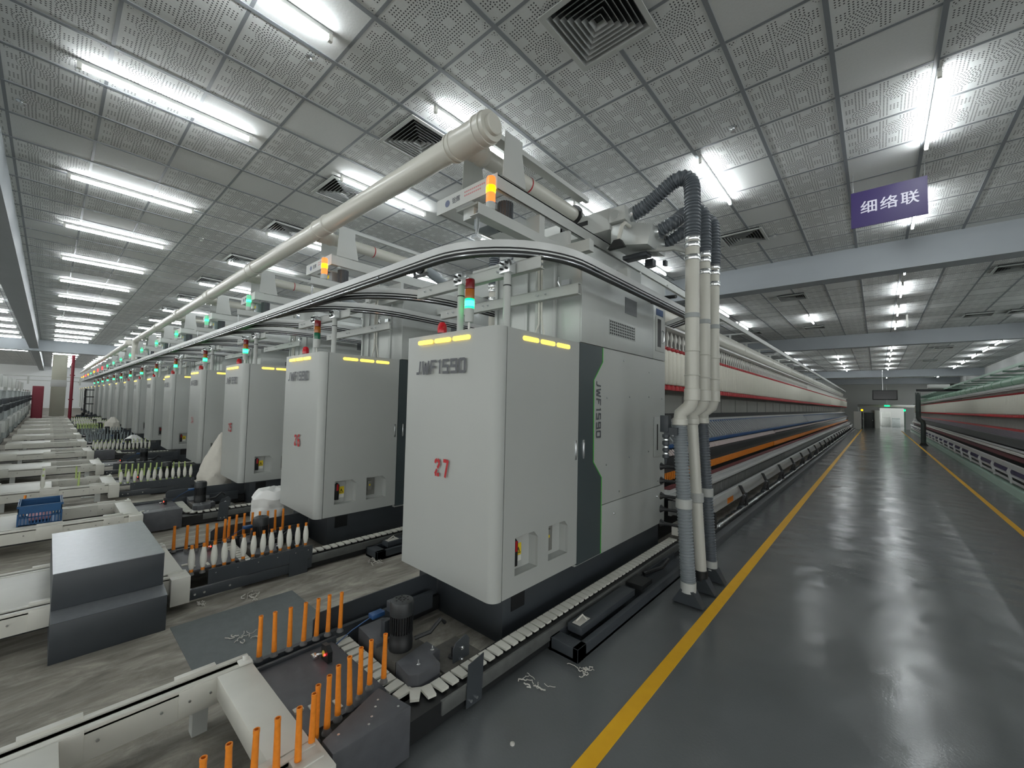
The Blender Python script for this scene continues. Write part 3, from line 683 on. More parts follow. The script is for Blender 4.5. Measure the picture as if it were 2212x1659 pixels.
# ---------------------------------------------------------------- overhead bobbin transport rails
def rail_parts(parent, path):
    b = MB(); b.sweep(path, -.028, .028, .035, .085); b.sweep(path, -.030, .030, .012, .022); b.build('rail_body', ALU, parent)
    b = MB(); b.sweep(path, -.020, .020, -.018, .036); b.build('track_groove', BLACK, parent)
    b = MB(); b.sweep(path, -.024, .024, -.012, -.004); b.build('track_lip', ZINC, parent)
    return parent
hr = empty('transport_rail', (0, 0, 0), 'long curved aluminium rail crossing in front of frame 27 and running left over all machines', 'rail')
RXr = MX[0] + .21; main = [(-57, 1.80, 2.6), (-2.35, 1.80, 2.6)] + [(-2.35 + .76 * math.sin(R(a)), 2.56 - .76 * math.cos(R(a)), 2.6) for a in range(8, 91, 7)] + [(RXr, 2.62, 2.6), (RXr, 4.85, 2.6)] + [(RXr - .10, 4.98, 2.6), (RXr - .5, 5.35, 2.6), (RXr - .53, 5.5, 2.6), (RXr - .53, YE, 2.6)]
rail_parts(hr, main)
b = MB()
for x in [-3.1 - 1.3 * i for i in range(30)]: b.box(x - .03, x + .03, 1.77, 1.774, 2.606, 2.62); b.box(x - .015, x + .015, 1.764, 1.772, 2.605, 2.621)
for (x, y) in ((RXr + .031, 2.7), (RXr + .031, 4.0)): b.box(x, x + .004, y - .05, y + .05, 2.606, 2.62)
b.build('joint_clip', ZINC, hr)
def branch(k):
    x0 = MX[k]; t = empty('transport_rail', (0, 0, 0), '', 'rail', 'curved branch rails')
    def crv(xe): return [(xe - 1.35, 1.82, 2.6), (xe - 1.0, 1.85, 2.6)] + [(xe - .95 + .95 * math.sin(R(a)), 2.80 - .95 * math.cos(R(a)), 2.6) for a in range(10, 91, 8)] + [(xe, 2.9, 2.6), (xe, 9.0, 2.6)]
    return t, crv
for k in range(len(MX) - 1):
    for side, dx in (('right', .16), ('left', -1.48)):
        if k == 0 and side == 'right': continue
        if k > 11 and side == 'left': continue
        t, crv = branch(k); rail_parts(t, crv(MX[k] + dx))
        t['label'] = 'curved aluminium branch rail over the %s side of the %s machine from the aisle' % (side, ORD[k])

# ---------------------------------------------------------------- posts and channels carrying the rails
def make_support():
    t = empty('rail_support', (0, 0, 0), '', 'rail support', 'post and channel frames on the machines')
    for x, y, z1 in ((-.095, 2.06, 2.578), (-.575, 2.06, 2.578)):
        po = MB().tube([(x, y, 2.1), (x, y, z1)], .026, 14).build('post', GREY2, t)
        MB().lathe([(.028, 2.40), (.028, 2.408)], (x, y, 0), 14).build('post_band', BLACK, po)
        c = MB().box(x - .045, x + .05, y - .04, y + .03, 2.485, 2.572, .004); c.build('clamp', ZINC, po)
        bl = MB()
        for zz in (2.512, 2.552):
            for xx in (-.02, .028): bl.lathe([(.009, -.055), (.009, -.04)], (x + xx, y, zz), 6, 'y')
        bl.build('clamp_bolt', BLACK, po)
    p3 = MB().tube([(-.31, 2.68, 2.101), (-.31, 2.68, 3.1)], .025, 12).build('post', GREY2, t)
    cb = MB().tube([(-.24, 2.69, 2.11), (-.265, 2.67, 2.3), (-.27, 2.67, 2.9), (-.33, 2.66, 3.10)], .009, 8).tube([(-.35, 2.66, 2.11), (-.275, 2.65, 2.25), (-.285, 2.65, 2.85), (-.36, 2.64, 3.10)], .008, 8).build('cable', CREAM, p3)
    for y, z, x0, x1 in ((2.10, 2.490, -1.20, .16), (2.60, 2.43, -1.50, .13)):
        c = MB().box(x0, x1, y, y + .006, z, z + .085).box(x0, x1, y, y + .045, z, z + .005).box(x0, x1, y, y + .045, z + .08, z + .085).build('cross_channel', GREY2, t)
        for xx in [x0 + .12, x0 + .2, x0 + .62, x0 + .68, x1 - .3, x1 - .38]: MB().lathe([(.010, 0), (.010, -.012), (.005, -.012), (.005, -.022)], (xx, y, z + .042), 6, 'y').build('channel_bolt', ZINC, c)
    hk = MB().box(-.055, .02, 2.65, 2.68, 2.50, 2.575).tube([(-.02, 2.58, 2.50), (-.02, 2.55, 2.53), (-.02, 2.57, 2.58)], .006, 6).build('hanger_hook', ZINC, t)
    return t
SP = make_support()
for k in range(14):
    o = SP if k == 0 else copy_tree(SP); o.location = (MX[k], 0, 0)
    o['label'] = 'post and channel frame carrying the rails on top of the %s machine from the aisle' % ORD[k]

# stack lights and red beacons on the cabinets
def stack(k, on):
    x = MX[k]; t = empty('stack_light', (x - .425, 2.015, 2.1), 'red amber green stack light, %s, on top of the %s machine from the aisle' % ('green lit' if on else 'unlit', ORD[k]), 'stack light', 'stack lights on the cabinets')
    MB().tube([(0, 0, 0), (0, 0, .09)], .008, 8).build('stem', WHITE, t)
    MB().lathe([(.030, .08), (.034, .10), (.034, .18)], n=14).build('base', GREY2, t)
    for z, m, nm in ((.18, G_GREEN if on else L_GRN, 'green_lens'), (.253, L_AMB, 'amber_lens'), (.326, L_RED, 'red_lens')):
        MB().lathe([(.034, z), (.035, z + .005), (.035, z + .066), (.034, z + .07)], n=14).build(nm, m, t)
    if on:
        MB().lathe([(.0, .235), (.0355, .236), (.0362, .225), (.0362, .205), (.0355, .195)], n=14, cap=False).build('lit_core', G_GREEN2, t)
    MB().lathe([(.034, .396), (.032, .402), (0, .404)], n=14, cap=False).build('cap', ZINC, t)
for k in range(14): stack(k, k != 1)
def beacon(k):
    t = empty('red_beacon', (MX[k] - .74, 2.02, 2.1), 'small red dome beacon on top of the %s machine from the aisle' % ORD[k], 'beacon', 'red beacons on the cabinets')
    MB().lathe([(.038, 0), (.038, .03)], n=12).build('base', BLACK, t)
    MB().lathe([(.036, .03), (.038, .06), (.034, .095), (.02, .115), (0, .12)], n=12, cap=False).build('dome', mat('red_beacon_dome', (.55, .01, .02), .15), t)
for k in range(8): beacon(k)

# ---------------------------------------------------------------- cleaner track on top of every machine
def make_track():
    t = empty('cleaner_track', (0, 0, 0), '', 'cleaner track', 'cleaner tracks on top of the machines')
    for x in (-.2, -.84):
        rr = MB().box(x - .012, x + .0, 2.045, YE, 3.12, 3.225).box(x - .04, x, 2.045, YE, 3.215, 3.225).box(x - .03, x, 2.045, YE, 3.12, 3.126).build('track_rail', GREY2, t)
    tie = MB()
    for i in range(28): yy = 5.2 + i * 1.45; tie.box(-.84, -.2, yy, yy + .03, 3.13, 3.16); tie.box(-.54, -.50, yy, yy + .03, 3.045, 3.13)
    tie.build('cross_tie', GREY2, t)
    for y in (2.95, 4.4):
        MB().box(-.84, -.2, y, y + .04, 2.962, 3.12).build('cross_support', GREY2, t)
    e = MB().box(-.88, -.198, 2.04, 2.046, 3.115, 3.235).build('end_plate', GREY2, t)
    lg = MB(); lg.mi = 0
    lg.lathe([(.0, 0), (.028, 0), (.028, -.001), (0, -.001)], (-.745, 2.0395, 3.175), 16, 'y', cap=False)
    lg.build('logo_disc', mat('blue_logo_print', (.10, .12, .20), .5), e)
    font_mesh('logo_characters', '铨辉', .052, GREYTXT, e, Vector((-.64, 2.039, 3.175)), RX, .0006, .9)
    tx = MB()
    for r in range(2):
        for i in range(11 - r * 2):
            xx = -.545 + i * .021; tx.box(xx, xx + .015, 2.0392, 2.0397, 3.168 + .028 * (1 - r), 3.186 + .022 * (1 - r) - (.006 if r else 0))
    tx.build('red_print', mat('faded_red_print', (.50, .20, .20), .5), e)
    # sheet bracket holding the branch pipe
    MB().prism([(2.10, 3.235), (2.36, 3.235), (2.31, 3.48), (2.31, 3.585), (2.12, 3.585)], -.205, -.198, 'x').build('bracket_sheet', GREY2, t)
    MB().prism([(2.10, 3.235), (2.36, 3.235), (2.31, 3.585), (2.12, 3.585)], -.65, -.643, 'x').build('bracket_sheet', SILVER, t)
    MB().box(-.65, -.2, 2.30, 2.305, 3.235, 3.42).build('bracket_back', SILVER, t)
    MB().box(-.34, -.30, 2.17, 3.45, 3.59, 3.63).box(-.42, -.30, 2.17, 3.45, 3.625, 3.632).build('top_channel', GREY2, t)
    MB().box(-.62, -.30, 3.42, 3.45, 3.36, 3.40).box(-.62, -.60, 3.42, 3.45, 3.36, 3.6).lathe([(.098, 3.41), (.098, 3.44)], (-.46, 0, 3.50), 16, 'y').build('pipe_clamp', BLACK, t)
    # drive motor under the end
    MB().box(-.62, -.50, 2.10, 2.24, 3.02, 3.115, .004).box(-.68, -.44, 2.08, 2.3, 3.10, 3.118).build('motor_bracket', SILVER, t)
    mo = MB().box(-.53, -.37, 2.13, 2.29, 2.93, 3.09, .012).build('motor_terminal_box', mat('grey_motor_paint', (.22, .25, .27), .4), t)
    MB().box(-.49, -.44, 2.128, 2.13, 3.02, 3.06).build('yellow_label', YLAB, mo)
    r = MB(); r.lathe([(.055, 2.90), (.055, 3.10)], (-.28, 2.22, 0), 18)
    for i in range(18): a = i * math.pi / 9; r.box(-.28 + .055 * math.cos(a) - .004, -.28 + .055 * math.cos(a) + .004, 2.22 + .055 * math.sin(a) - .004, 2.22 + .055 * math.sin(a) + .004, 2.90, 3.10)
    r.build('motor_body', DARK, t)
    # long bracket with hanger rods in front
    br = MB().box(-.13, -.125, 1.80, 2.70, 2.83, 2.905).box(-.21, -.13, 1.80, 2.70, 2.83, 2.835).build('hanging_bracket', GREY2, t)
    hg = MB()
    for y in (1.83, 2.5): hg.tube([(-.17, y, 2.68), (-.17, y, 2.83)], .008, 8).box(-.195, -.145, y - .025, y + .025, 2.68, 2.70).tube([(-.155, y - .01, 2.70), (-.15, y, 2.76), (-.155, y + .005, 2.82)], .006, 6)
    hg.build('hanger_rod', ZINC, br)
    MB().box(-.35, -.21, 2.55, 2.62, 2.80, 3.12).build('hanger_strut', GREY2, t)
    return t
TK = make_track()
for k in range(len(MX)):
    o = TK if k == 0 else copy_tree(TK); o.location = (MX[k], 0, 0)
    o['label'] = 'grey cleaner track with logo end plate over the %s machine from the aisle' % ORD[k]

LAMPCOL = ['o', 'o', 'g', 'g', 'g', 'g', 'g', 'g', 'g', 'g', 'g', 'r', 'r', 'o', 'g', 'o', 'r', 'o', 'o']
for k, cc in enumerate(LAMPCOL):
    nm = {'o': 'orange', 'g': 'green', 'r': 'red'}[cc]
    t = empty('signal_lamp', (MX[k] - .172, 1.955, 2.836), 'tall %s lit signal lamp on the overhead bracket of the %s machine from the aisle' % (nm, ORD[k]), 'signal lamp', 'signal lamps on the overhead brackets')
    MB().lathe([(.022, 0), (.022, .008), (.012, .012), (.012, .035), (.02, .05), (.02, .065), (.012, .075)], n=12).build('swivel_foot', GREY2, t)
    MB().lathe([(.022, .072), (.033, .085), (.033, .135)], n=14).build('base', GREY2, t)
    MB().lathe([(.032, .135), (.032, .30), (.029, .315), (0, .318)], n=16, cap=False).build('lens', {'o': G_ORANGE, 'g': mat('green_frosted_lens', (.25, .55, .38), .3, emit=(.05, .6, .25), estr=.25), 'r': G_RED}[cc], t)
    MB().lathe([(0, .195), (.031, .197), (.0335, .21), (.0335, .245), (.031, .255), (0, .257)], n=16, cap=False).build('lit_core', {'o': G_ORANGE2, 'g': G_GREEN, 'r': G_RED}[cc], t)
    if cc == 'g': MB().lathe([(.0335, .215), (.0343, .218), (.0343, .235), (.0335, .24)], n=16, cap=False).build('lit_band', G_GREEN2, t)

# ---------------------------------------------------------------- header pipe and branches
HZ = 3.50; HY = 1.93
def collar(mb, x, r, w=.06): mb.lathe([(r, x - w), (r + .006, x - w + .006), (r + .006, x + w - .006), (r, x + w)], (0, HY, HZ), 28, 'x', cap=False)
t = empty('header_pipe', (0, 0, 0), 'large cream PVC header pipe with capped end running left above the machines', 'pipe')
MB().tube([(-19.35, HY, HZ), (-1.99, HY, HZ)], .088, 28).build('pipe_run', PVC, t)
c = MB(); c.lathe([(.090, -2.37), (.106, -2.37), (.106, -2.352), (.100, -2.352), (.100, -2.325), (.108, -2.325), (.108, -2.305), (.103, -2.305), (.103, -2.07), (.112, -2.07), (.112, -2.05), (.106, -2.05), (.106, -2.01), (.112, -2.01), (.112, -1.99), (.104, -1.99), (.104, -1.965)], (0, HY, HZ), 28, 'x')
c.build('end_tee', PVC, t)
MB().lathe([(.104, -1.965), (.104, -1.955), (.07, -1.953), (.07, -1.925), (.064, -1.92), (.0, -1.92)], (0, HY, HZ), 28, 'x', cap=False).build('end_cap', PVC, t)
for i, x in enumerate((-4.55, -6.9, -9.4, -12.2, -15.0, -17.8)):
    c = MB(); c.lathe([(.09, x - .14), (.099, x - .13), (.099, x - .10), (.094, x - .095), (.094, x + .095), (.099, x + .10), (.099, x + .13), (.09, x + .14)], (0, HY, HZ), 24, 'x', cap=False); c.build('pipe_tee', PVC, t)
MB().tube([(-19.3, HY, HZ)] + [(-19.3 - .2 * math.sin(R(a)), HY, HZ - .2 + .2 * math.cos(R(a))) for a in range(0, 91, 15)] + [(-19.5, HY, 2.8)], .088, 20).build('down_elbow', PVC, t)
t = empty('header_pipe', (0, 0, 0), 'second cream header pipe with capped end far to the left of the first', 'pipe')
MB().tube([(-54, HY - .1, HZ - .05), (-20.1, HY - .1, HZ - .05)], .088, 20).build('pipe_run', PVC, t)
MB().lathe([(.1, -20.5), (.108, -20.45), (.108, -20.05), (.07, -20.03), (.07, -20.0), (0, -20.0)], (0, HY - .1, HZ - .05), 24, 'x', cap=False).build('end_cap', PVC, t)
def make_branch():
    t = empty('branch_pipe', (0, 0, 0), '', 'pipe', 'cream branch pipes over the machines')
    MB().tube([(-.46, 1.96, HZ), (-.46, 3.5, HZ)], .067, 20).build('pipe_run', PVC, t)
    MB().lathe([(.080, 1.99), (.080, 2.06), (.074, 2.07), (.074, 2.10), (.080, 2.11), (.080, 2.15), (.068, 2.17)], (-.46, 0, HZ), 20, 'y').build('coupling', PVC, t)
    MB().lathe([(.069, 2.68), (.0705, 2.683), (.0705, 2.69), (.069, 2.693)], (-.46, 0, HZ), 20, 'y', cap=False).build('red_ring', REDP, t)
    MB().tube([(-.46, 3.5, HZ), (-.48, 3.8, HZ - .1), (-.52, 4.4, 3.2), (-.52, 4.7, 2.92), (-.52, 5.0, 2.9)], .067, 14).build('bend', RUBBERL, t)
    return t
BP = make_branch()
for k in range(10):
    o = BP if k == 0 else copy_tree(BP); o.location = (MX[k], 0, 0); o['label'] = 'cream branch pipe with red ring above the %s machine from the aisle' % ORD[k]
def make_long():
    t = empty('suction_pipe', (0, 0, 0), '', 'pipe', 'long suction pipes along the machines')
    MB().tube([(-.52, 4.9, 2.89), (-.52, YE, 2.89)], .15, 24).build('pipe_run', PVC, t)
    c = MB()
    for i in range(12): c.lathe([(.15, 0), (.158, .01), (.158, .11), (.15, .12)], (-.52, 6.9 + i * 3.3, 2.89), 24, 'y', cap=False)
    c.build('coupling', PVC, t)
    return t
LPp = make_long()
for k in range(8):
    o = LPp if k == 0 else copy_tree(LPp); o.location = (MX[k], 0, 0); o['label'] = 'long cream suction pipe running away on top of the %s machine from the aisle' % ORD[k]

# ---------------------------------------------------------------- travelling cleaners
def corr(path, r, pitch=.026, amp=.007):
    """corrugated hose: resample the path and wave the radius"""
    P = [Vector(p) for p in path]; out = [P[0]]; acc = 0
    seg = pitch / 4
    pts = []
    # Catmull-Rom smoothing
    n = len(P)
    for i in range(n - 1):
        a, b, c, d = P[max(i - 1, 0)], P[i], P[i + 1], P[min(i + 2, n - 1)]
        steps = max(2, int((c - b).length / seg))
        for s_ in range(steps):
            u = s_ / steps
            pts.append(.5 * ((2 * b) + (c - a) * u + (2 * a - 5 * b + 4 * c - d) * u * u + (3 * b - a - 3 * c + d) * u ** 3))
    pts.append(P[-1])
    return MB().tube(pts, r, 18, rfun=lambda i: r + (amp if (i % 4) in (1, 2) else -amp * .4))
def cleaner(k, yc, mirror, label, hosemat, full):
    t = empty('travelling_cleaner', (0, 0, 0), label, 'cleaner')
    x0 = MX[k]
    MB().box(x0 - .98, x0 - .06, yc - .12, yc + .5, 3.25, 3.46, .01).build('blower_housing', GREY2, t)
    MB().box(x0 - .06, x0 + .10, yc - .14, yc + .12, 3.30, 3.44, .01).build('arm_duct', GREY2, t)
    MB().prism([(x0 - .06, 3.10), (x0 + .30, 3.03), (x0 + .34, 3.20), (x0 + .1, 3.29), (x0 - .06, 3.29)], yc - .10, yc + .3, 'y', .006).build('lower_duct', SILVER, t)
    MB().lathe([(.04, 0), (.042, .003)], (x0 - .0, yc - .143, 3.37), 16, 'y').build('round_knockout', SILVER, t)
    arm = MB().tube([(x0 - .2, yc + .1, 3.16), (x0 + .38, yc + .1, 3.02), (x0 + .46, yc + .12, 3.02), (x0 + .64, yc + .1, 2.93)], .022, 8)
    arm.build('hose_arm', GREY2, t)
    MB().tube([(x0 + .14, yc - .12, 3.22), (x0 + .14, yc - .22, 3.22), (x0 + .13, yc - .25, 3.19), (x0 + .10, yc - .26, 3.06)], .018, 10).build('air_elbow', PVC, t)
    MB().prism([(x0 + .07, 3.06), (x0 + .13, 3.06), (x0 + .17, 2.99), (x0 + .01, 2.99)], yc - .29, yc - .24, 'y').build('air_nozzle', BLACK, t)
    MB().box(x0 - .02, x0 + .22, yc + .06, yc + .18, 3.0, 3.035, .004).box(x0 + .1, x0 + .18, yc + .3, yc + .38, 2.97, 3.04).box(x0 + .22, x0 + .25, yc + .45, yc + .5, 3.0, 3.05).build('carriage', DARK, t)
    for s in ((1, -1) if mirror else (1,)):
        def mx(p): return p if s == 1 else (2 * (x0 - .52) - p[0], p[1], p[2])
        xp = x0 + .65
        cols = ((0, 3.02, .056, yc), (1, 2.98, .050, yc + .32), (2, 2.94, .046, yc + .62))
        for i, ztop, r, y in cols:
            ys = (yc, yc + .05, yc + .25)[i]; sx = (.10, .32, .30)[i]; sz = (3.38, 3.17, 3.12)[i]; zc = (3.56, 3.40, 3.42)[i]
            hp = [(x0 + sx, ys, sz), (x0 + sx + .15, ys + .02 * i, sz + .05 + .02 * i), (xp - .13, y - .02, zc), (xp - .02, y, zc - .04), (xp + .0, y, zc - .22), (xp, y, ztop)]
            corr([mx(p) for p in hp], r + .004).build('corrugated_hose', hosemat, t)
            a = mx((x0 + sx, ys, sz)); 
            MB().lathe([(r + .012, -.03), (r + .014, 0), (r + .012, .03)], mx((x0 + sx + .01, ys, sz)), 18, 'x').build('hose_clamp', ZINC, t)
            q = mx((xp, y, 0))
            for zz in (ztop - .005, ztop - .06, ztop - .17): MB().lathe([(r + .004, zz - .022), (r + .007, zz - .018), (r + .007, zz + .018), (r + .004, zz + .022)], q, 20).build('hose_clamp', ZINC, t)
            # cream riser with elbow
            MB().tube([(q[0], q[1], ztop), (q[0], q[1], 1.66), (q[0] - .02 * s, q[1] - .0, 1.60), (q[0] - .09 * s, q[1], 1.54), (q[0] - .10 * s, q[1], 1.44)], r, 20).build('riser_pipe', PVC, t)
            rg = MB()
            for zz in (2.36, ): rg.lathe([(r + .001, zz - .02), (r + .004, zz - .018), (r + .004, zz + .018), (r + .001, zz + .02)], q, 20)
            rg.build('grey_band', mat('grey_band_tape', (.36, .38, .38), .5), t)
            for zz, hh in ((1.70, .05), (1.86, .006), (2.06, .004)): MB().lathe([(r, zz - hh), (r + .006, zz - hh + .003), (r + .006, zz + hh - .003), (r, zz + hh)], q, 20).build('pipe_joint', PVC, t)
            MB().lathe([(r, 1.44), (r + .008, 1.446), (r + .008, 1.49), (r, 1.50)], (q[0] - .10 * s, q[1], 0), 20).build('pipe_joint', PVC, t)
            top = (q[0] - .10 * s, q[1], 1.44); bot = (q[0] - .01 * s, q[1] - .05, .16)
            if i == 1: MB().tube([top, bot], r - .004, 18).build('lower_pipe', PVC, t)
            else: corr([top, ((top[0] + bot[0]) / 2 , (top[1] + bot[1]) / 2, .8), bot], r - .002, .022, .005).build('lower_hose', RUBBERL if i == 0 else RUBBER, t)
            MB().lathe([(r + .002, .76), (r + .008, .765), (r + .008, .835), (r + .002, .84)], ((top[0] + bot[0]) / 2, (top[1] + bot[1]) / 2, 0), 18).build('white_strap', mat('pale_strap', (.45, .46, .44), .5), t)
            nz = MB(); nz.lathe([(r + .004, .11), (r + .004, .19)], (bot[0], bot[1], 0), 14)
            nz.build('nozzle_cuff', GREY2 if i != 1 else BLACK, t)
            f = MB(); bx, by = bot[0], bot[1]
            A = [f.bm.verts.new((bx + dx, by + dy, .13)) for dx, dy in ((-.05, -.05), (.05, -.05), (.05, .05), (-.05, .05))]
            B = [f.bm.verts.new((bx + dx, by + dy, .015)) for dx, dy in ((-.12, -.035), (.12, -.035), (.12, .035), (-.12, .035))]
            f.bm.faces.new(A)
            for j in range(4): f.bm.faces.new((A[j], A[(j + 1) % 4], B[(j + 1) % 4], B[j]))
            f.bm.faces.new(B[::-1]); f.build('floor_nozzle', DARK, t)
        if full:
            xx = xp - .07; nzs = (1.08, .96, .83, .72, .60)
            for z in nzs:
                m = MB(); m.tube([mx((xx, yc - .0, z)), mx((xx - .14, yc - .02, z - .0))], .014, 8); A0 = mx((xx - .13, yc - .02, z)); 
                m.lathe([(.014, 0), (.016, -.02 * s), (.034, -.05 * s)], A0, 10, 'x'); m.build('side_nozzle', BLACK, t)
            v = MB(); v.box(*sorted((mx((xx - .16, 0, 0))[0], mx((xx - .09, 0, 0))[0])), yc - .10, yc - .03, 1.38, 1.52, .004); v.box(*sorted((mx((xx - .13, 0, 0))[0], mx((xx - .02, 0, 0))[0])), yc - .09, yc - .04, 1.36, 1.42); v.build('valve_body', DARK, t)
            v = MB(); v.lathe([(.020, 1.16), (.028, 1.165), (.028, 1.19), (.020, 1.195), (.020, 1.215), (.028, 1.22), (.028, 1.24), (.02, 1.245), (.02, 1.27), (.03, 1.275), (.03, 1.30), (.02, 1.31), (.02, 1.33), (.03, 1.335), (.03, 1.36)], (mx((xx - .12, 0, 0))[0], yc - .07, 0), 14); v.lathe([(.006, 1.11), (.014, 1.16)], (mx((xx - .12, 0, 0))[0], yc - .07, 0), 10)
            v.build('valve_stack', DARK, t)
            v = MB()
            for z in (1.20, 1.255, 1.315): v.lathe([(.0235, z - .008), (.0255, z), (.0235, z + .008)], (mx((xx - .12, 0, 0))[0], yc - .07, 0), 14)
            v.build('valve_rings', ZINC, t)
    return t
cleaner(0, 3.55, True, 'travelling cleaner of frame 27 with dark corrugated hoses and cream pipes reaching the floor', RUBBER, True)
cleaner(1, 4.6, True, 'travelling cleaner on frame 26 with grey corrugated hoses partly hidden behind the rails', RUBBERL, False)
on = empty('cable_plugs', (MX[0] - .02, 4.8, 2.72), 'orange cable plugs and small black nozzle at the tower top behind the rail', 'cable plug')
MB().box(-.02, .03, 0, .05, .02, .07, .005).box(.0, .05, .1, .15, .0, .04, .005).build('orange_plug', ORANGE, on)
MB().tube([(.3, -.6, .0), (.1, -.55, .02)], .02, 8).lathe([(.02, .1), (.05, .02)], (0, -.55, .02), 10, 'x').build('black_nozzle', BLACK, on)

# ================================================================ bobbin conveyor lanes in front of the machines
# modelled at lane 27, copied to the left by LX
LX = [0, -2.36, -4.70, -7.05, -9.6, -12.3, -15.1, -18.0, -21.0, -24.0, -27.1, -30.2, -33.4]
def slat_path():
    P = [(-1.70, 4.62)]
    P += [(-1.70, 1.42)] + [(-1.82 + .12 * math.cos(R(a)), 1.36 + .12 * math.sin(R(a))) for a in (0, -25, -50, -70)] + [(-1.90, 1.235), (-2.44, 1.25)]
    P += [(-2.50 + .07 * math.cos(R(a)), 1.33 + .09 * math.sin(R(a))) for a in (-80, -120, -160)] + [(-2.575, 1.42), (-2.60, 1.9), (-2.60, 2.05)]
    return P
def slats(w=.046, pitch=.068, straight_only=False):
    P = [Vector((x, y, 0)) for x, y in slat_path()]; m = MB(); acc = 0; nxt = .02
    for a, b in zip(P, P[1:]):
        L = (b - a).length; d = (b - a) / L
        while nxt < acc + L:
            c = a + d * (nxt - acc); n = Vector((-d.y, d.x, 0)); k = pitch * .43
            q = [c - d * k * .75 + n * w, c + d * k * .75 + n * w, c + d * k - n * w * .9, c - d * k - n * w * .9]
            A = [m.bm.verts.new((p.x, p.y, .138)) for p in q]; B = [m.bm.verts.new((p.x, p.y, .150)) for p in q]
            m.bm.faces.new(B); m.bm.faces.new(A[::-1])
            for i in range(4): m.bm.faces.new((A[i], A[(i + 1) % 4], B[(i + 1) % 4], B[i]))
            nxt += pitch
        acc += L
    return m
def make_lane(var):
    t = empty('bobbin_conveyor', (0, 0, 0), '', 'conveyor', 'bobbin conveyor lanes')
    # cream channel rails
    for x, ya in ((-2.455, .76), (-1.64, .76)):
        c = MB(); yb = -1.6 if x < -2 else .60
        yb = -.68
        for s in (-1, 1):
            xa = x + s * .022; xb = x + s * .052
            c.box(min(xa, xb), max(xa, xb), yb, ya, .225, .25, .002); c.box(min(xa, xa + s * .006), max(xa, xa + s * .006), yb, ya, .15, .24)
            c.box(min(xb, xb - s * .005), max(xb, xb - s * .005), yb, ya, .12, .235)
        for (y0, y1) in ((.46, .62), (-.02, .16), (-.66, -.4)):
            c.box(x - .062, x - .03, y0, y1, .235, .262, .001); c.box(x + .052, x + .058, y0, y1, .13, .245, .001)
        r = c.build('side_rail', CREAM, t)
        MB().box(x - .018, x + .018, yb, ya, .10, .205).build('belt_slot', BLACK, r)
        bl = MB()
        for y in (.50, .58, .40, .2, -.1, -.3): bl.lathe([(.006, 0), (.006, .008)], (x + .057, y, .19), 6, 'x')
        bl.build('rail_bolt', ZINC, r)
    MB().box(-2.40, -1.70, .605, .755, .15, .248, .002).box(-1.70, -1.52, .66, .775, .05, .245, .002).build('cross_plate', CREAM, t)
    MB().box(-2.45, -2.40, .70, .755, .25, .262, .002).box(-2.44, -2.42, .72, .74, .262, .28, .002).build('corner_clip', WHITE, t)
    MB().box(-2.40, -1.70, -.68, .09, .225, .247, .002).build('square_plate', CREAM, t)
    lg = MB()
    for y in (.55, -.35):
        for x in (-2.45, -1.64): lg.box(x - .03, x + .03, y - .03, y + .03, 0, .13)
    lg.build('support_foot', GREY2, t)
    fs = MB(); fs.prism([(-2.02, .58), (-1.96, .58), (-2.02, .40), (-2.09, .40)], .0, .012, 'z').lathe([(.01, .012), (.01, .02)], (-2.04, .43, 0), 6); fs.build('floor_strap', GREY2, t)
    # dark part
    MB().box(-2.42, -1.82, .76, 1.17, .165, .18, .002).box(-2.42, -1.86, 1.17, 1.18, .03, .17).build('deck_plate', DECK, t)
    MB().box(-2.50, -2.47, .77, 1.95, .08, .20).box(-2.43, -2.41, .77, 1.2, .16, .198, .004).build('edge_rail', DARK, t)
    MB().prism([(1.12, .06), (2.05, .06), (2.05, .30), (1.16, .30), (1.12, .27)], -2.56, -2.552, 'x').build('guard_plate', DARK, t)
    if var == 'a':
        b = MB(); b.prism([(-1.665, .785), (-1.57, .785), (-1.57, 1.135), (-1.78, 1.10)], .02, .245, 'z', .006); b.build('side_box', DECK, t)
        sc = MB()
        for x, y in ((-1.64, .84), (-1.60, .95), (-1.63, .98), (-1.67, 1.02), (-1.70, 1.05), (-1.60, 1.09)): sc.lathe([(.006, .245), (.006, .251)], (x, y, 0), 6)
        sc.build('box_screw', ZINC, t)
    else:
        MB().box(-1.60, -1.592, .90, 1.70, .12, .235).box(-1.60, -1.59, 1.50, 1.66, -.0, .2).box(-1.63, -1.595, .77, 1.70, .03, .11, .004).build('side_guard', DARK, t)
        sc = MB()
        for y in (.95, 1.1, 1.25, 1.4, 1.55, 1.66): sc.lathe([(.005, -.002), (.005, .004)], (-1.592, y, .20), 6, 'x')
        for y in (.82, .88, 1.05): sc.lathe([(.009, -.002), (.009, .006)], (-1.595, y, .07), 6, 'x')
        sc.build('guard_bolt', ZINC, t)
    MB().box(-1.78, -1.62, 1.15, 4.62, .02, .125).box(-2.66, -2.52, 1.2, 2.05, .02, .125).box(-2.5, -1.75, 1.19, 1.27, .02, .125).build('belt_frame', BLACK, t)
    MB().box(-1.628, -1.61, 1.35, 4.62, .06, .13, .003).build('belt_side_rail', mat('dull_dark_steel', (.12, .125, .12), .5, .3, noise=.3, nscale=15), t)
    slats().build('slat_belt', SLAT, t)
    gp = MB().prism([(-1.94, 1.30), (-1.80, 1.28), (-1.765, 1.32), (-1.77, 1.46), (-1.86, 1.47), (-1.86, 1.53), (-1.98, 1.53)], .08, .205, 'z', .006).build('gearbox_cover', DECK, t)
    MB().lathe([(.012, .205), (.005, .208), (.003, .225)], (-1.84, 1.37, 0), 8).lathe([(.012, .205), (.005, .208), (.003, .225)], (-1.89, 1.50, 0), 8).build('cover_knob', ZINC, gp)
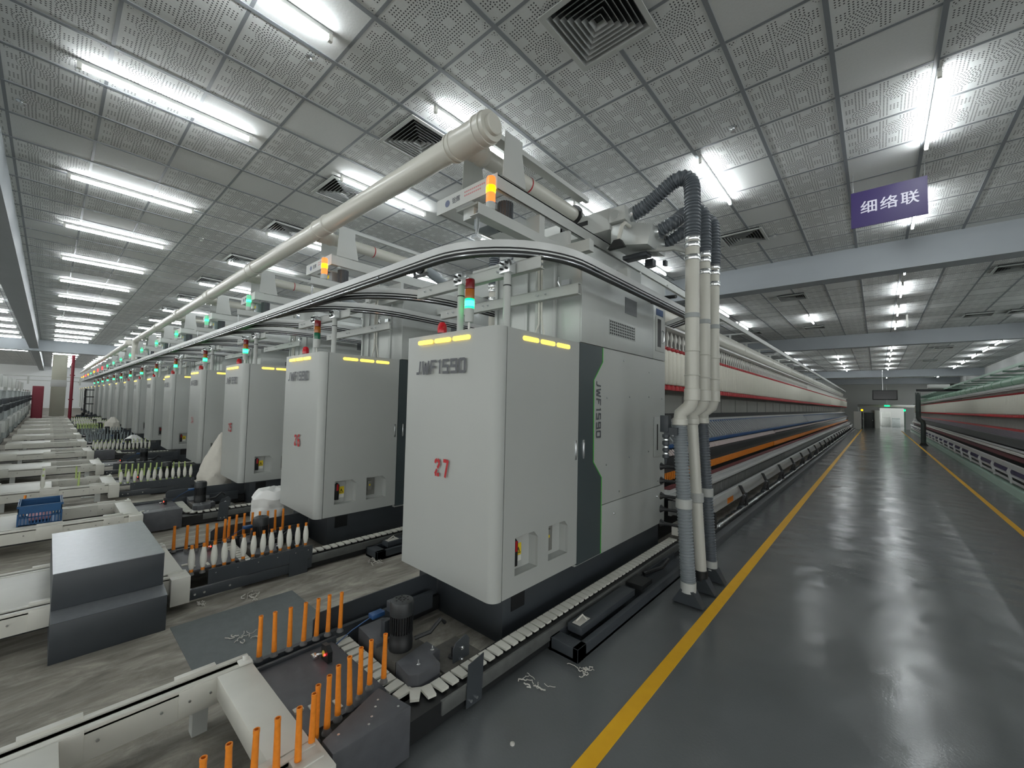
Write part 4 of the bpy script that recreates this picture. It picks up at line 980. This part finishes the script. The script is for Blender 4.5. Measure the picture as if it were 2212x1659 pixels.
    MB().prism([(-2.38, 1.32), (-2.14, 1.30), (-2.14, 1.52), (-2.30, 1.56), (-2.38, 1.48)], .08, .215, 'z', .006).build('left_cover', DECK, t)
    MB().box(-2.15, -1.95, 1.30, 1.52, .10, .195, .004).box(-1.98, -1.74, 1.48, 1.75, .13, .145, .003).build('motor_base', mat('dusty_cast_iron', (.085, .08, .07), .7, noise=.4, nscale=30), t)
    mo = MB(); mo.lathe([(.066, .195), (.066, .24), (.063, .245), (.063, .29)], (-2.05, 1.40, 0), 22)
    for i in range(28): a = i * math.pi / 14; c_, s_ = math.cos(a), math.sin(a); mo.prism([(-2.05 + .055 * c_ - .003 * s_, 1.40 + .055 * s_ + .003 * c_), (-2.05 + .065 * c_ - .003 * s_, 1.40 + .065 * s_ + .003 * c_), (-2.05 + .065 * c_ + .003 * s_, 1.40 + .065 * s_ - .003 * c_), (-2.05 + .055 * c_ + .003 * s_, 1.40 + .055 * s_ - .003 * c_)], .285, .40)
    mo.lathe([(.056, .285), (.056, .41)], (-2.05, 1.40, 0), 20); m_ = mo.build('drive_motor', BLACK, t)
    MB().lathe([(.067, .385), (.068, .44), (.062, .458), (.05, .464), (0, .465)], (-2.05, 1.40, 0), 24, cap=False).build('fan_cover', mat('charcoal_fan_cover', (.022, .025, .027), .45), m_)
    fh = MB()
    for i in range(6):
        a = i * math.pi / 3; fh.lathe([(.006, .4645), (.006, .4655)], (-2.05 + .018 * math.cos(a), 1.40 + .018 * math.sin(a), 0), 8); fh.lathe([(.006, .463), (.006, .4645)], (-2.05 + .036 * math.cos(a + .5), 1.40 + .036 * math.sin(a + .5), 0), 8)
    fh.build('fan_hole', mat('deep_black', (.001, .001, .001), .9), m_)
    MB().box(-2.20, -2.16, 1.36, 1.40, .20, .31, .003).box(-2.18, -2.13, 1.38, 1.42, .36, .42, .004).build('sensor_post', DARK, t)
    MB().box(-2.24, -2.19, 1.30, 1.38, .33, .355, .004).tube([(-2.22, 1.32, .34), (-2.28, 1.22, .27), (-2.33, 1.16, .2)], .003, 6).build('blue_sensor', BLUE, t)
    MB().tube([(-2.03, 1.48, .22), (-1.99, 1.56, .24), (-1.97, 1.62, .30), (-1.98, 1.66, .26)], .012, 8).build('motor_cable', BLACK, t)
    MB().tube([(-1.83, 1.60, .145), (-1.83, 1.60, .20)], .010, 8).lathe([(.026, .145), (.026, .152)], (-1.83, 1.60, 0), 12).build('locking_pin', BLACK, t)
    MB().prism([(1.56, .06), (1.68, .06), (1.68, .24), (1.655, .27), (1.58, .25), (1.56, .22)], -1.785, -1.78, 'x').build('bearing_bracket', DARK, t)
    MB().prism([(1.50, .02), (1.61, .02), (1.62, .255), (1.51, .235)], -1.605, -1.60, 'x').build('bearing_bracket', DARK, t)
    bb = MB()
    for z in (.21, .145): bb.lathe([(.012, 0), (.012, .01), (.005, .014)], (-1.78, 1.62, z), 10, 'x')
    for y in (1.53, 1.57): bb.lathe([(.008, 0), (.008, .008)], (-1.60, y, .05), 8, 'x')
    bb.build('bracket_bolt', ZINC, t)
    sw = MB().prism([(-2.30, .165), (-2.22, .165), (-2.22, .235), (-2.25, .262), (-2.30, .255)], 1.06, 1.085, 'y').build('photo_sensor', BLACK, t)
    MB().lathe([(.016, -.003), (.016, .0)], (-2.27, 1.06, .215), 12, 'y').build('yellow_ring', YLAB, sw); MB().lathe([(.005, -.006), (.005, .0)], (-2.253, 1.06, .215), 8, 'y').build('red_led', glow('red_led', (1, .02, .02), 5), sw)
    cl2 = MB().box(-2.34, -2.30, 1.02, 1.05, .18, .20, .002).tube([(-2.33, 1.03, .19), (-2.31, 1.05, .20), (-2.28, 1.06, .21)], .005, 6).build('sensor_clamp', ZINC, t)
    MB().box(-1.98, -1.90, .86, .88, .18, .186).box(-1.93, -1.86, .95, .97, .18, .186).box(-2.0, -1.97, .80, .84, .18, .19).build('stop_lever', CREAM, t)
    return t
def ground(o): return o
laneA = make_lane('a'); laneB = make_lane('b'); firstA = firstB = True
WORD27 = ['27', '26', '25', '24']
for k, dx in enumerate(LX):
    a = k in (0, 2, 5, 8, 11)
    if a: o = laneA if firstA else copy_tree(laneA); firstA = False
    else: o = laneB if firstB else copy_tree(laneB); firstB = False
    o.location = (dx, 0, 0)
    o['label'] = ('cream and dark bobbin conveyor lane in front of machine %s' % WORD27[k]) if k < 4 else 'cream and dark bobbin conveyor lane, %s to the left from the aisle' % ORD[k]

# ---------------------------------------------------------------- tubes and bobbins standing on the lanes
def tube_proto(m, nm='bobbin_tube'):
    b = MB(); b.lathe([(.0125, .012), (.0135, .03), (.0128, .05), (.0100, .215), (.0110, .222), (.0110, .232)], n=14, cap=False)
    b.lathe([(.0110, .232), (.0075, .232), (.0075, .20), (0, .20)], n=14, cap=False)
    o = b.build(nm, m)
    MB().lathe([(.020, 0), (.020, .006), (.017, .010), (.015, .016), (.015, .022), (.0135, .024)], n=16).build('peg_base', mat('grey_peg_plastic', (.17, .17, .17), .5), o)
    return tag(o, '', 'bobbin tube')
def full_proto(m):
    o = tube_proto(m, 'full_bobbin'); o['category'] = 'bobbin'
    MB().lathe([(.0135, .045), (.018, .06), (.0225, .085), (.0235, .12), (.021, .155), (.0155, .185), (.0125, .205)], n=16).build('yarn_package', YARN, o)
    return o
PRO = {}
def put_tube(kind, x, y, z, label, group):
    if kind not in PRO:
        PRO[kind] = {'o': lambda: tube_proto(ORANGE), 'g': lambda: tube_proto(LIME), 's': lambda: tube_proto(TUBEGREY), 'fo': lambda: full_proto(ORANGE), 'fg': lambda: full_proto(LIME)}[kind](); o = PRO[kind]
    else: o = copy_tree(PRO[kind])
    o.location = (x, y, z); o.rotation_euler = (R(random.uniform(-1.5, 1.5)), R(random.uniform(-1.5, 1.5)), 0); o['label'] = label; o['group'] = group
far27 = [(-2.48, .81), (-2.47, .88), (-2.463, .955), (-2.463, 1.03), (-2.46, 1.10), (-2.455, 1.165), (-2.445, 1.235)]
near27 = [(-1.85, 1.17), (-1.86, 1.10), (-1.832, 1.035), (-1.802, .97), (-1.78, .905), (-1.742, .84), (-1.725, .785), (-1.685, .752)]
for x, y in far27: put_tube('o', x, y, .198, 'empty orange bobbin tube in the row along the far edge of lane 27', 'orange tubes along the far edge of lane 27')
for x, y in near27: put_tube('o', x, y, .20, 'empty orange bobbin tube in the slanting row beside the dark side box of lane 27', 'orange tubes beside the side box of lane 27')
for i in range(6): put_tube('o', -1.64, .685 - i * .075, .205, 'empty orange bobbin tube in the straight row on the near cream rail', 'orange tubes on the near cream rail')
for i in range(13): put_tube('fo', -4.055 - (.045 if i > 3 else 0) + .003 * i, .81 + i * .0725, .19, 'white full bobbin on an orange tube in the row along lane 26', 'full white bobbins along lane 26')
for i in range(14):
    x, y = [(-4.75, .81), (-4.70, .89), (-4.66, .96), (-4.62, 1.03), (-4.60, 1.09), (-4.70, 1.18), (-4.76, 1.23), (-4.80, 1.30), (-4.80, 1.37), (-4.79, 1.44), (-4.78, 1.50), (-4.75, 1.57), (-4.74, 1.64), (-4.73, 1.71)][i]
    put_tube('o', x, y, .19, 'empty orange bobbin tube in the back row of lane 26', 'orange tubes at the back of lane 26')
put_tube('o', -6.98, -.12, .24, 'lone orange tube standing beside the blue crate', 'single orange tube')
g = 'bobbins of lane 24'
for i in range(12): put_tube('fg', -8.72, .80 + i * .078, .20, 'white full bobbin on a pale green tube in the front row of lane 24', 'white bobbins on green tubes of lane 24')
for i in range(12): put_tube('g', -9.45 + .02 * i, .84 + i * .075, .20, 'empty pale green tube in the back row of lane 24', 'green tubes of lane 24')
for i in range(4): put_tube('fg' if i % 2 else 'g', -8.80 if i < 2 else -9.5, .35 - (i % 2) * .35, .21, 'pale green tube standing alone on the cream rail of lane 24', 'single green tubes on lane 24')
for k, kind, nm in ((5, 'fg', 'white bobbin'), (6, 's', 'grey tube'), (7, 's', 'grey tube'), (8, 'g', 'pale green tube'), (9, 'fg', 'white bobbin'), (10, 'fg', 'white bobbin')):
    for j, xx in enumerate((-1.72, -2.42)):
        for i in range(14): put_tube(kind, xx + LX[k], .8 + i * .075, .2, '%s in the %s row of the %s lane from the aisle' % (nm, ('near', 'far')[j], ORD[k]), '%ss, %s row, %s lane' % (nm, ('near', 'far')[j], ORD[k]))

# ---------------------------------------------------------------- cover box, crate, platform, sacks
cb = empty('cover_box', (-3.65, .07, 0), 'large dark stepped sheet metal cover box standing over lane 26', 'cover box')
MB().box(-1.24, 0, 0, .535, 0, .235, .003).build('lower_cover', DARK, cb)
MB().prism([(-1.24, .236), (0, .236), (-.15, .262), (-1.24, .262)], 0, .535, 'y').build('ledge_sheet', COVERT, cb)
MB().box(-1.24, -.145, .0, .53, .262, .482, .003).build('upper_cover', DARK, cb)
MB().box(-1.241, -.144, -.001, .531, .482, .486).build('top_sheet', COVERT, cb)
def crate(x, y, z, sx, sy, h):
    t = empty('plastic_crate', (x, y, z), 'blue open plastic crate standing on the cream plate of lane 25', 'crate')
    m = MB(); m.box(-sx, sx, -sy, sy, 0, .008)
    for s in (-1, 1):
        for (a0, a1, sid) in ((-sx, sx, 0), (-sy, sy, 1)):
            th = .006
            def bx(u0, u1, z0, z1, ex=0):
                if sid == 0: m.box(u0, u1, min(s * sy, s * (sy - th)) - ex, max(s * sy, s * (sy - th)) + ex, z0, z1)
                else: m.box(min(s * sx, s * (sx - th)) - ex, max(s * sx, s * (sx - th)) + ex, u0, u1, z0, z1)
            for z0, z1 in ((0, .015), (h * .38, h * .44), (h * .60, h)): bx(a0, a1, z0, z1)
            n = 13
            for i in range(n + 1): u = a0 + (a1 - a0) * i / n; bx(u - .004, u + .004, 0, h * .62)
            bx(a0 - .008, a1 + .008, h - .02, h, .006)
    m.build('crate_body', BLUE2, t)
    MB().box(-.12, .12, -.08, .08, .02, .07, .02).build('contents', mat('pinkish_waste_yarn', (.45, .25, .30), .9), t)
crate(-6.66, .0, .25, .22, .15, .20)
def platform(dx, label):
    t = empty('low_platform', (dx, 0, 0), label, 'platform', 'low dark platforms beside the frames')
    MB().box(-1.62, -1.40, 2.24, 4.4, .0, .02).box(-1.44, -1.40, 2.24, 4.4, .0, .085, .003).box(-1.62, -1.40, 2.24, 2.34, .0, .085, .003).box(-1.62, -1.60, 2.24, 4.4, 0, .085).build('platform_frame', DARK, t)
    MB().box(-1.585, -1.475, 2.40, 3.2, .075, .125, .004).build('upper_box', DARK, t)
    MB().box(-1.56, -1.50, 2.42, 2.55, .125, .128).tube([(-1.55, 2.45, .128), (-1.53, 2.5, .16), (-1.51, 2.52, .13)], .006, 6).build('top_bracket', LINT, t)
    MB().box(-1.60, -1.46, 3.3, 3.5, .085, .12).tube([(-1.58, 3.6, .1), (-1.5, 3.8, .12), (-1.55, 4.1, .1)], .018, 8).build('pedal_linkage', BLACK, t)
platform(0, 'long low dark steel platform on the aisle floor beside frame 27')
platform(-2.33, 'low dark steel platform beside frame 26, partly hidden by frame 27')
# swing arms of the doffer on the aisle side
for i in range(22):
    y = 5.35 + 1.62 * i
    t = empty('doffer_arm', (MX[0] + .27, y, 0), 'folding black doffer arm on the aisle side of frame 27, %s from the head' % ORD[i], 'doffer arm', 'doffer arms along frame 27')
    MB().prism([(-.05, .43), (-.01, .43), (.05, .30), (.02, .28)], -.03, .03, 'y', .004).prism([(.03, .32), (.06, .30), (.0, .10), (-.05, .11)], -.09, -.03, 'y', .004).prism([(.02, .32), (.05, .32), (.06, .14), (.02, .13)], .05, .10, 'y', .004).build('arm_link', BLACK, t)
    MB().tube([(.03, -.1, .30), (.03, .12, .30)], .014, 8).lathe([(.035, -.13), (.035, -.02)], (.0, 0, .12), 10, 'y').build('pivot', DARK, t)
    if i == 0: MB().tube([(-.02, -.05, .42), (-.05, -.1, .34), (.03, -.12, .22), (.02, -.1, .13)], .006, 6).tube([(-.06, -.15, .43), (-.05, -.22, .40), (-.02, -.16, .36), (-.02, -.1, .42)], .006, 6).build('blue_air_hose', mat('blue_air_hose', (.03, .15, .40), .4), t)

def sack(name, prof, loc, m, label, seed, sq=(1, 1)):
    rnd = random.Random(seed); b = MB(); n = 36; rings = []
    ph = [rnd.uniform(0, 6.28) for _ in range(8)]
    steps = 40
    for j in range(steps + 1):
        u = j / steps * (len(prof) - 1); i = min(int(u), len(prof) - 2); f = u - i; f = f * f * (3 - 2 * f)
        r = prof[i][0] * (1 - f) + prof[i + 1][0] * f; z = prof[i][1] * (1 - f) + prof[i + 1][1] * f; ox = prof[i][2] * (1 - f) + prof[i + 1][2] * f
        ring = []
        for k in range(n):
            a = 2 * math.pi * k / n
            rr = r * (1 + .05 * math.sin(3 * a + ph[0] + z * 9) + .04 * math.sin(7 * a + ph[1] - z * 17) + .03 * math.sin(11 * a + ph[2] + z * 31))
            ring.append(b.bm.verts.new((rr * math.cos(a) * sq[0] + ox, rr * math.sin(a) * sq[1], z + .01 * math.sin(5 * a + ph[3]) * (r > .03))))
        rings.append(ring)
    for p, q in zip(rings, rings[1:]):
        for k in range(n): f = b.bm.faces.new((p[k], p[(k + 1) % n], q[(k + 1) % n], q[k])); f.smooth = True
    b.bm.faces.new(rings[0][::-1]); b.bm.faces.new(rings[-1])
    o = b.build(name, m, None, loc); return tag(o, label, 'sack', None)
sack('cotton_sack', [(.20, .0, 0), (.29, .10, 0), (.28, .30, 0), (.19, .55, .05), (.12, .75, .10), (.04, .95, .15), (.01, 1.0, .16)], (-8.36, 1.95, .0), SACK, 'tall white woven sack slumping between frames 25 and 24', 3)
sack('plastic_bag', [(.20, .0, 0), (.24, .08, 0), (.22, .25, 0), (.23, .36, .02), (.16, .45, .03), (.05, .47, .02)], (-5.74, 1.95, .0), PLASTICBAG, 'crumpled white plastic bag on the floor behind the orange tubes of lane 26', 5)
sack('plastic_bag', [(.2, .0, 0), (.24, .1, 0), (.2, .3, 0), (.06, .42, .02)], (-16.2, 1.7, .0), PLASTICBAG, 'white bag lying between the far frames behind the grey tubes', 8)
sack('cotton_sack', [(.2, .0, 0), (.26, .15, 0), (.2, .5, 0), (.05, .7, .02)], (-22.3, 1.7, .0), SACK, 'distant pale sack standing between the far frames', 9)

# ---------------------------------------------------------------- winding machines at the left edge
def winder():
    t = empty('winding_machine', (0, 0, 0), '', 'winding machine', 'grey winding machines at the left')
    MB().box(-.95, .55, -2.4, -.95, .25, 1.2, .01).box(-.95, .55, -2.0, -1.2, 1.2, 1.75, .01).build('machine_body', SKIN_GREY, t)
    for x in (-.9, -.45, .0, .45):
        po = MB().box(x, x + .10, -.95, -.80, .2, 1.62, .006).build('unit_column', SKIN_GREY, t)
        MB().box(x + .01, x + .09, -.83, -.72, 1.28, 1.42, .01).lathe([(.03, 1.1), (.045, 1.15), (.04, 1.25)], (x + .05, -.74, 0), 10).build('winding_head', DARK, po)
        MB().box(x + .0, x + .1, -.8, -.70, .55, .85, .01).build('unit_box', GREY2, po)
    MB().box(-.98, .6, -.85, -.78, 1.64, 1.72).box(-.98, .6, -1.6, -1.5, 1.9, 1.98).build('top_beam', ALU, t)
    MB().box(.3, .55, -1.5, -1.1, 1.75, 2.2, .01).build('terminal_box', GREY2, t)
    MB().box(-.95, .55, -2.4, -.9, 0, .25).build('machine_foot', DARK, t)
    return t
WD = winder()
for k in range(12):
    o = WD if k == 0 else copy_tree(WD); o.location = (-8.6 - 2.9 * k, 0, 0); o['label'] = 'pale grey winding machine at the left picture edge, %s from the camera' % ORD[k]
# crossing rails far left
for j, (z, y) in enumerate(((2.75, .2), (2.45, .2))):
    MBx = MB().box(-46.1, -46, -6, 12, z, z + .06)
    for i in range(12): MBx.box(-46.1, -46.0, -5 + i * 1.3, -4.9 + i * 1.3, z - .25, z)
    tag(MBx.build('crossing_rail', GREY2), '%s pale rail crossing the far left background behind the column' % ('upper', 'lower')[j], 'rail')

# ================================================================ right hand machine
t = empty('ring_frame', (0, 0, 0), 'long ring frame with mint green base and red flanged cream bobbins right of the aisle', 'spinning machine')
ya, yb = 3.0, 46.0
def lng(nm, m, *bx):
    b = MB()
    for q in bx: b.box(q[0], q[1], ya, yb, q[2], q[3])
    return b.build(nm, m, t)
lng('frame_core', BLACK, (2.16, 3.2, 0, .72), (2.45, 3.0, .7, 1.5)); lng('creel_board', CARD, (2.72, 2.75, 1.5, 2.2))
lng('mint_base', MINT, (1.96, 2.10, .0, .15)); lng('guide_rod', ALU, (2.00, 2.03, .22, .26))
lng('doffer_beam', ALU, (1.98, 2.03, .49, .59), (2.0, 2.04, .33, .36)); lng('purple_band', PURP, (2.05, 2.07, .36, .50))
lng('maroon_strip', MAROON, (2.12, 2.16, .63, .72)); lng('cream_rail', CREAM, (2.08, 2.16, .755, .80)); lng('mauve_rail', ALU, (2.12, 2.18, .82, .85))
lng('dark_ring_zone', mat('dark_speckled_ring_zone', (.05, .055, .055), .5, noise=.5, nscale=60), (2.18, 2.3, .88, 1.06)); lng('drafting_zone', mat('mauve_grey_drafting', (.16, .14, .17), .5, noise=.4, nscale=50), (2.26, 2.34, 1.06, 1.20))
lng('red_strip', REDP, (2.33, 2.36, 1.20, 1.25)); lng('grey_back_board', CARD, (2.38, 2.40, 1.25, 1.52)); lng('creel_rail', ALU, (2.20, 2.40, 2.11, 2.13), (2.16, 2.22, 2.14, 2.19))
b = MB()
for i in range(22):
    y = 5.0 + i * 1.6; b.prism([(2.0, .56), (2.04, .56), (1.99, .40), (1.95, .42)], y, y + .05, 'y'); b.prism([(1.95, .42), (1.99, .42), (2.03, .20), (1.99, .19)], y - .05, y, 'y')
b.build('doffer_strut', ALU, t)
b = MB()
for i in range(100): b.lathe([(.012, 2.058), (.022, 2.075), (.014, 2.108)], (2.30, 7.4 + i * .145, 0), 8, cap=False)
b.build('bobbin_hanger_row', WHITE, t)
for i in range(130): put_rov(2.30, 7.4 + .145 * i, 1.55 - .0, 'cream roving bobbin with red ends hanging in the creel of the right machine', 'roving bobbins on the right machine')
rov_rest(2.30, 7.4 + .145 * 130, yb, 1.55, 0, '', 'far end of the cream roving bobbins hanging on the right machine')
gp = empty('suction_pipe', (0, 0, 0), 'mint green segmented suction pipe along the top of the right machine', 'pipe')
MB().tube([(2.50, ya, 2.36), (2.50, yb, 2.36)], .115, 22).build('pipe_run', MINTPIPE, gp)
c = MB()
for i in range(36): c.lathe([(.115, 0), (.124, .01), (.124, .05), (.115, .06)], (2.50, 3.6 + i * 1.15, 2.36), 22, 'y', cap=False)
c.build('coupling', MINTPIPE, gp)
ct = empty('cleaner_track', (0, 0, 0), 'mint edged cleaner track along the top of the right machine', 'cleaner track')
MB().box(2.30, 2.33, ya, yb, 2.64, 2.70).box(2.95, 2.98, ya, yb, 2.64, 2.70).build('track_rail', MINT, ct)
c = MB()
for i in range(28): c.box(2.3, 2.98, 3.4 + 1.5 * i, 3.43 + 1.5 * i, 2.60, 2.64)
c.build('cross_tie', mat('dark_green_steel', (.05, .10, .07), .5), ct)
hp = empty('travelling_cleaner', (0, 0, 0), 'dark hanging cleaner pipe with cross arm standing on the aisle by the right machine', 'cleaner')
MB().tube([(1.46, 27.5, 2.5), (1.46, 27.5, 1.3), (1.50, 27.5, 1.2), (1.60, 27.5, 1.12), (1.62, 27.5, 1.0), (1.61, 27.5, .12)], .095, 14).build('down_pipe', mat('dark_green_grey_pipe', (.05, .065, .06), .45), hp)
MB().prism([(1.52, .12), (1.70, .12), (1.78, .0), (1.46, .0)], 27.44, 27.56, 'y').build('floor_nozzle', BLACK, hp)
MB().box(1.40, 2.9, 27.4, 27.6, 2.55, 2.66).build('cross_arm', BLACK, hp); MB().box(1.8, 2.5, 27.3, 27.9, 2.70, 2.88, .02).box(1.40, 1.52, 27.42, 27.58, 2.42, 2.62, .01).build('cleaner_box', GREY2, hp)
# end posts of the machines at the far end
tag(MB().box(-1.0, -.93, 45.6, 45.8, 0, 1.55).box(-1.5, -.93, 45.6, 45.66, 0, 1.5).build('frame_end', WHITE), 'white end post of the left frame at the far end of the aisle', 'post')
tag(MB().box(1.62, 1.70, 46.1, 46.3, 0, 1.6).build('machine_end', MINT), 'mint green end post of the right machine at the far end', 'post')
t = empty('signal_lamp', (-.965, 45.7, 1.55), 'small orange lit lamp at the far end of the left frame', 'signal lamp'); MB().lathe([(.06, 0), (.06, .12), (.0, .14)], n=8, cap=False).build('lens', G_ORANGE2, t)
t = empty('signal_lamp', (1.66, 46.2, 1.60), 'small green lit lamp at the far end of the right machine', 'signal lamp'); MB().lathe([(.06, 0), (.06, .12), (.0, .14)], n=8, cap=False).build('lens', G_GREEN, t)
# remove the template frames that were placed but not needed
for o in list(bpy.data.objects):
    if o.parent is None and o.type == 'EMPTY' and not o.get('label'): o['label'] = o.name.replace('_', ' ')
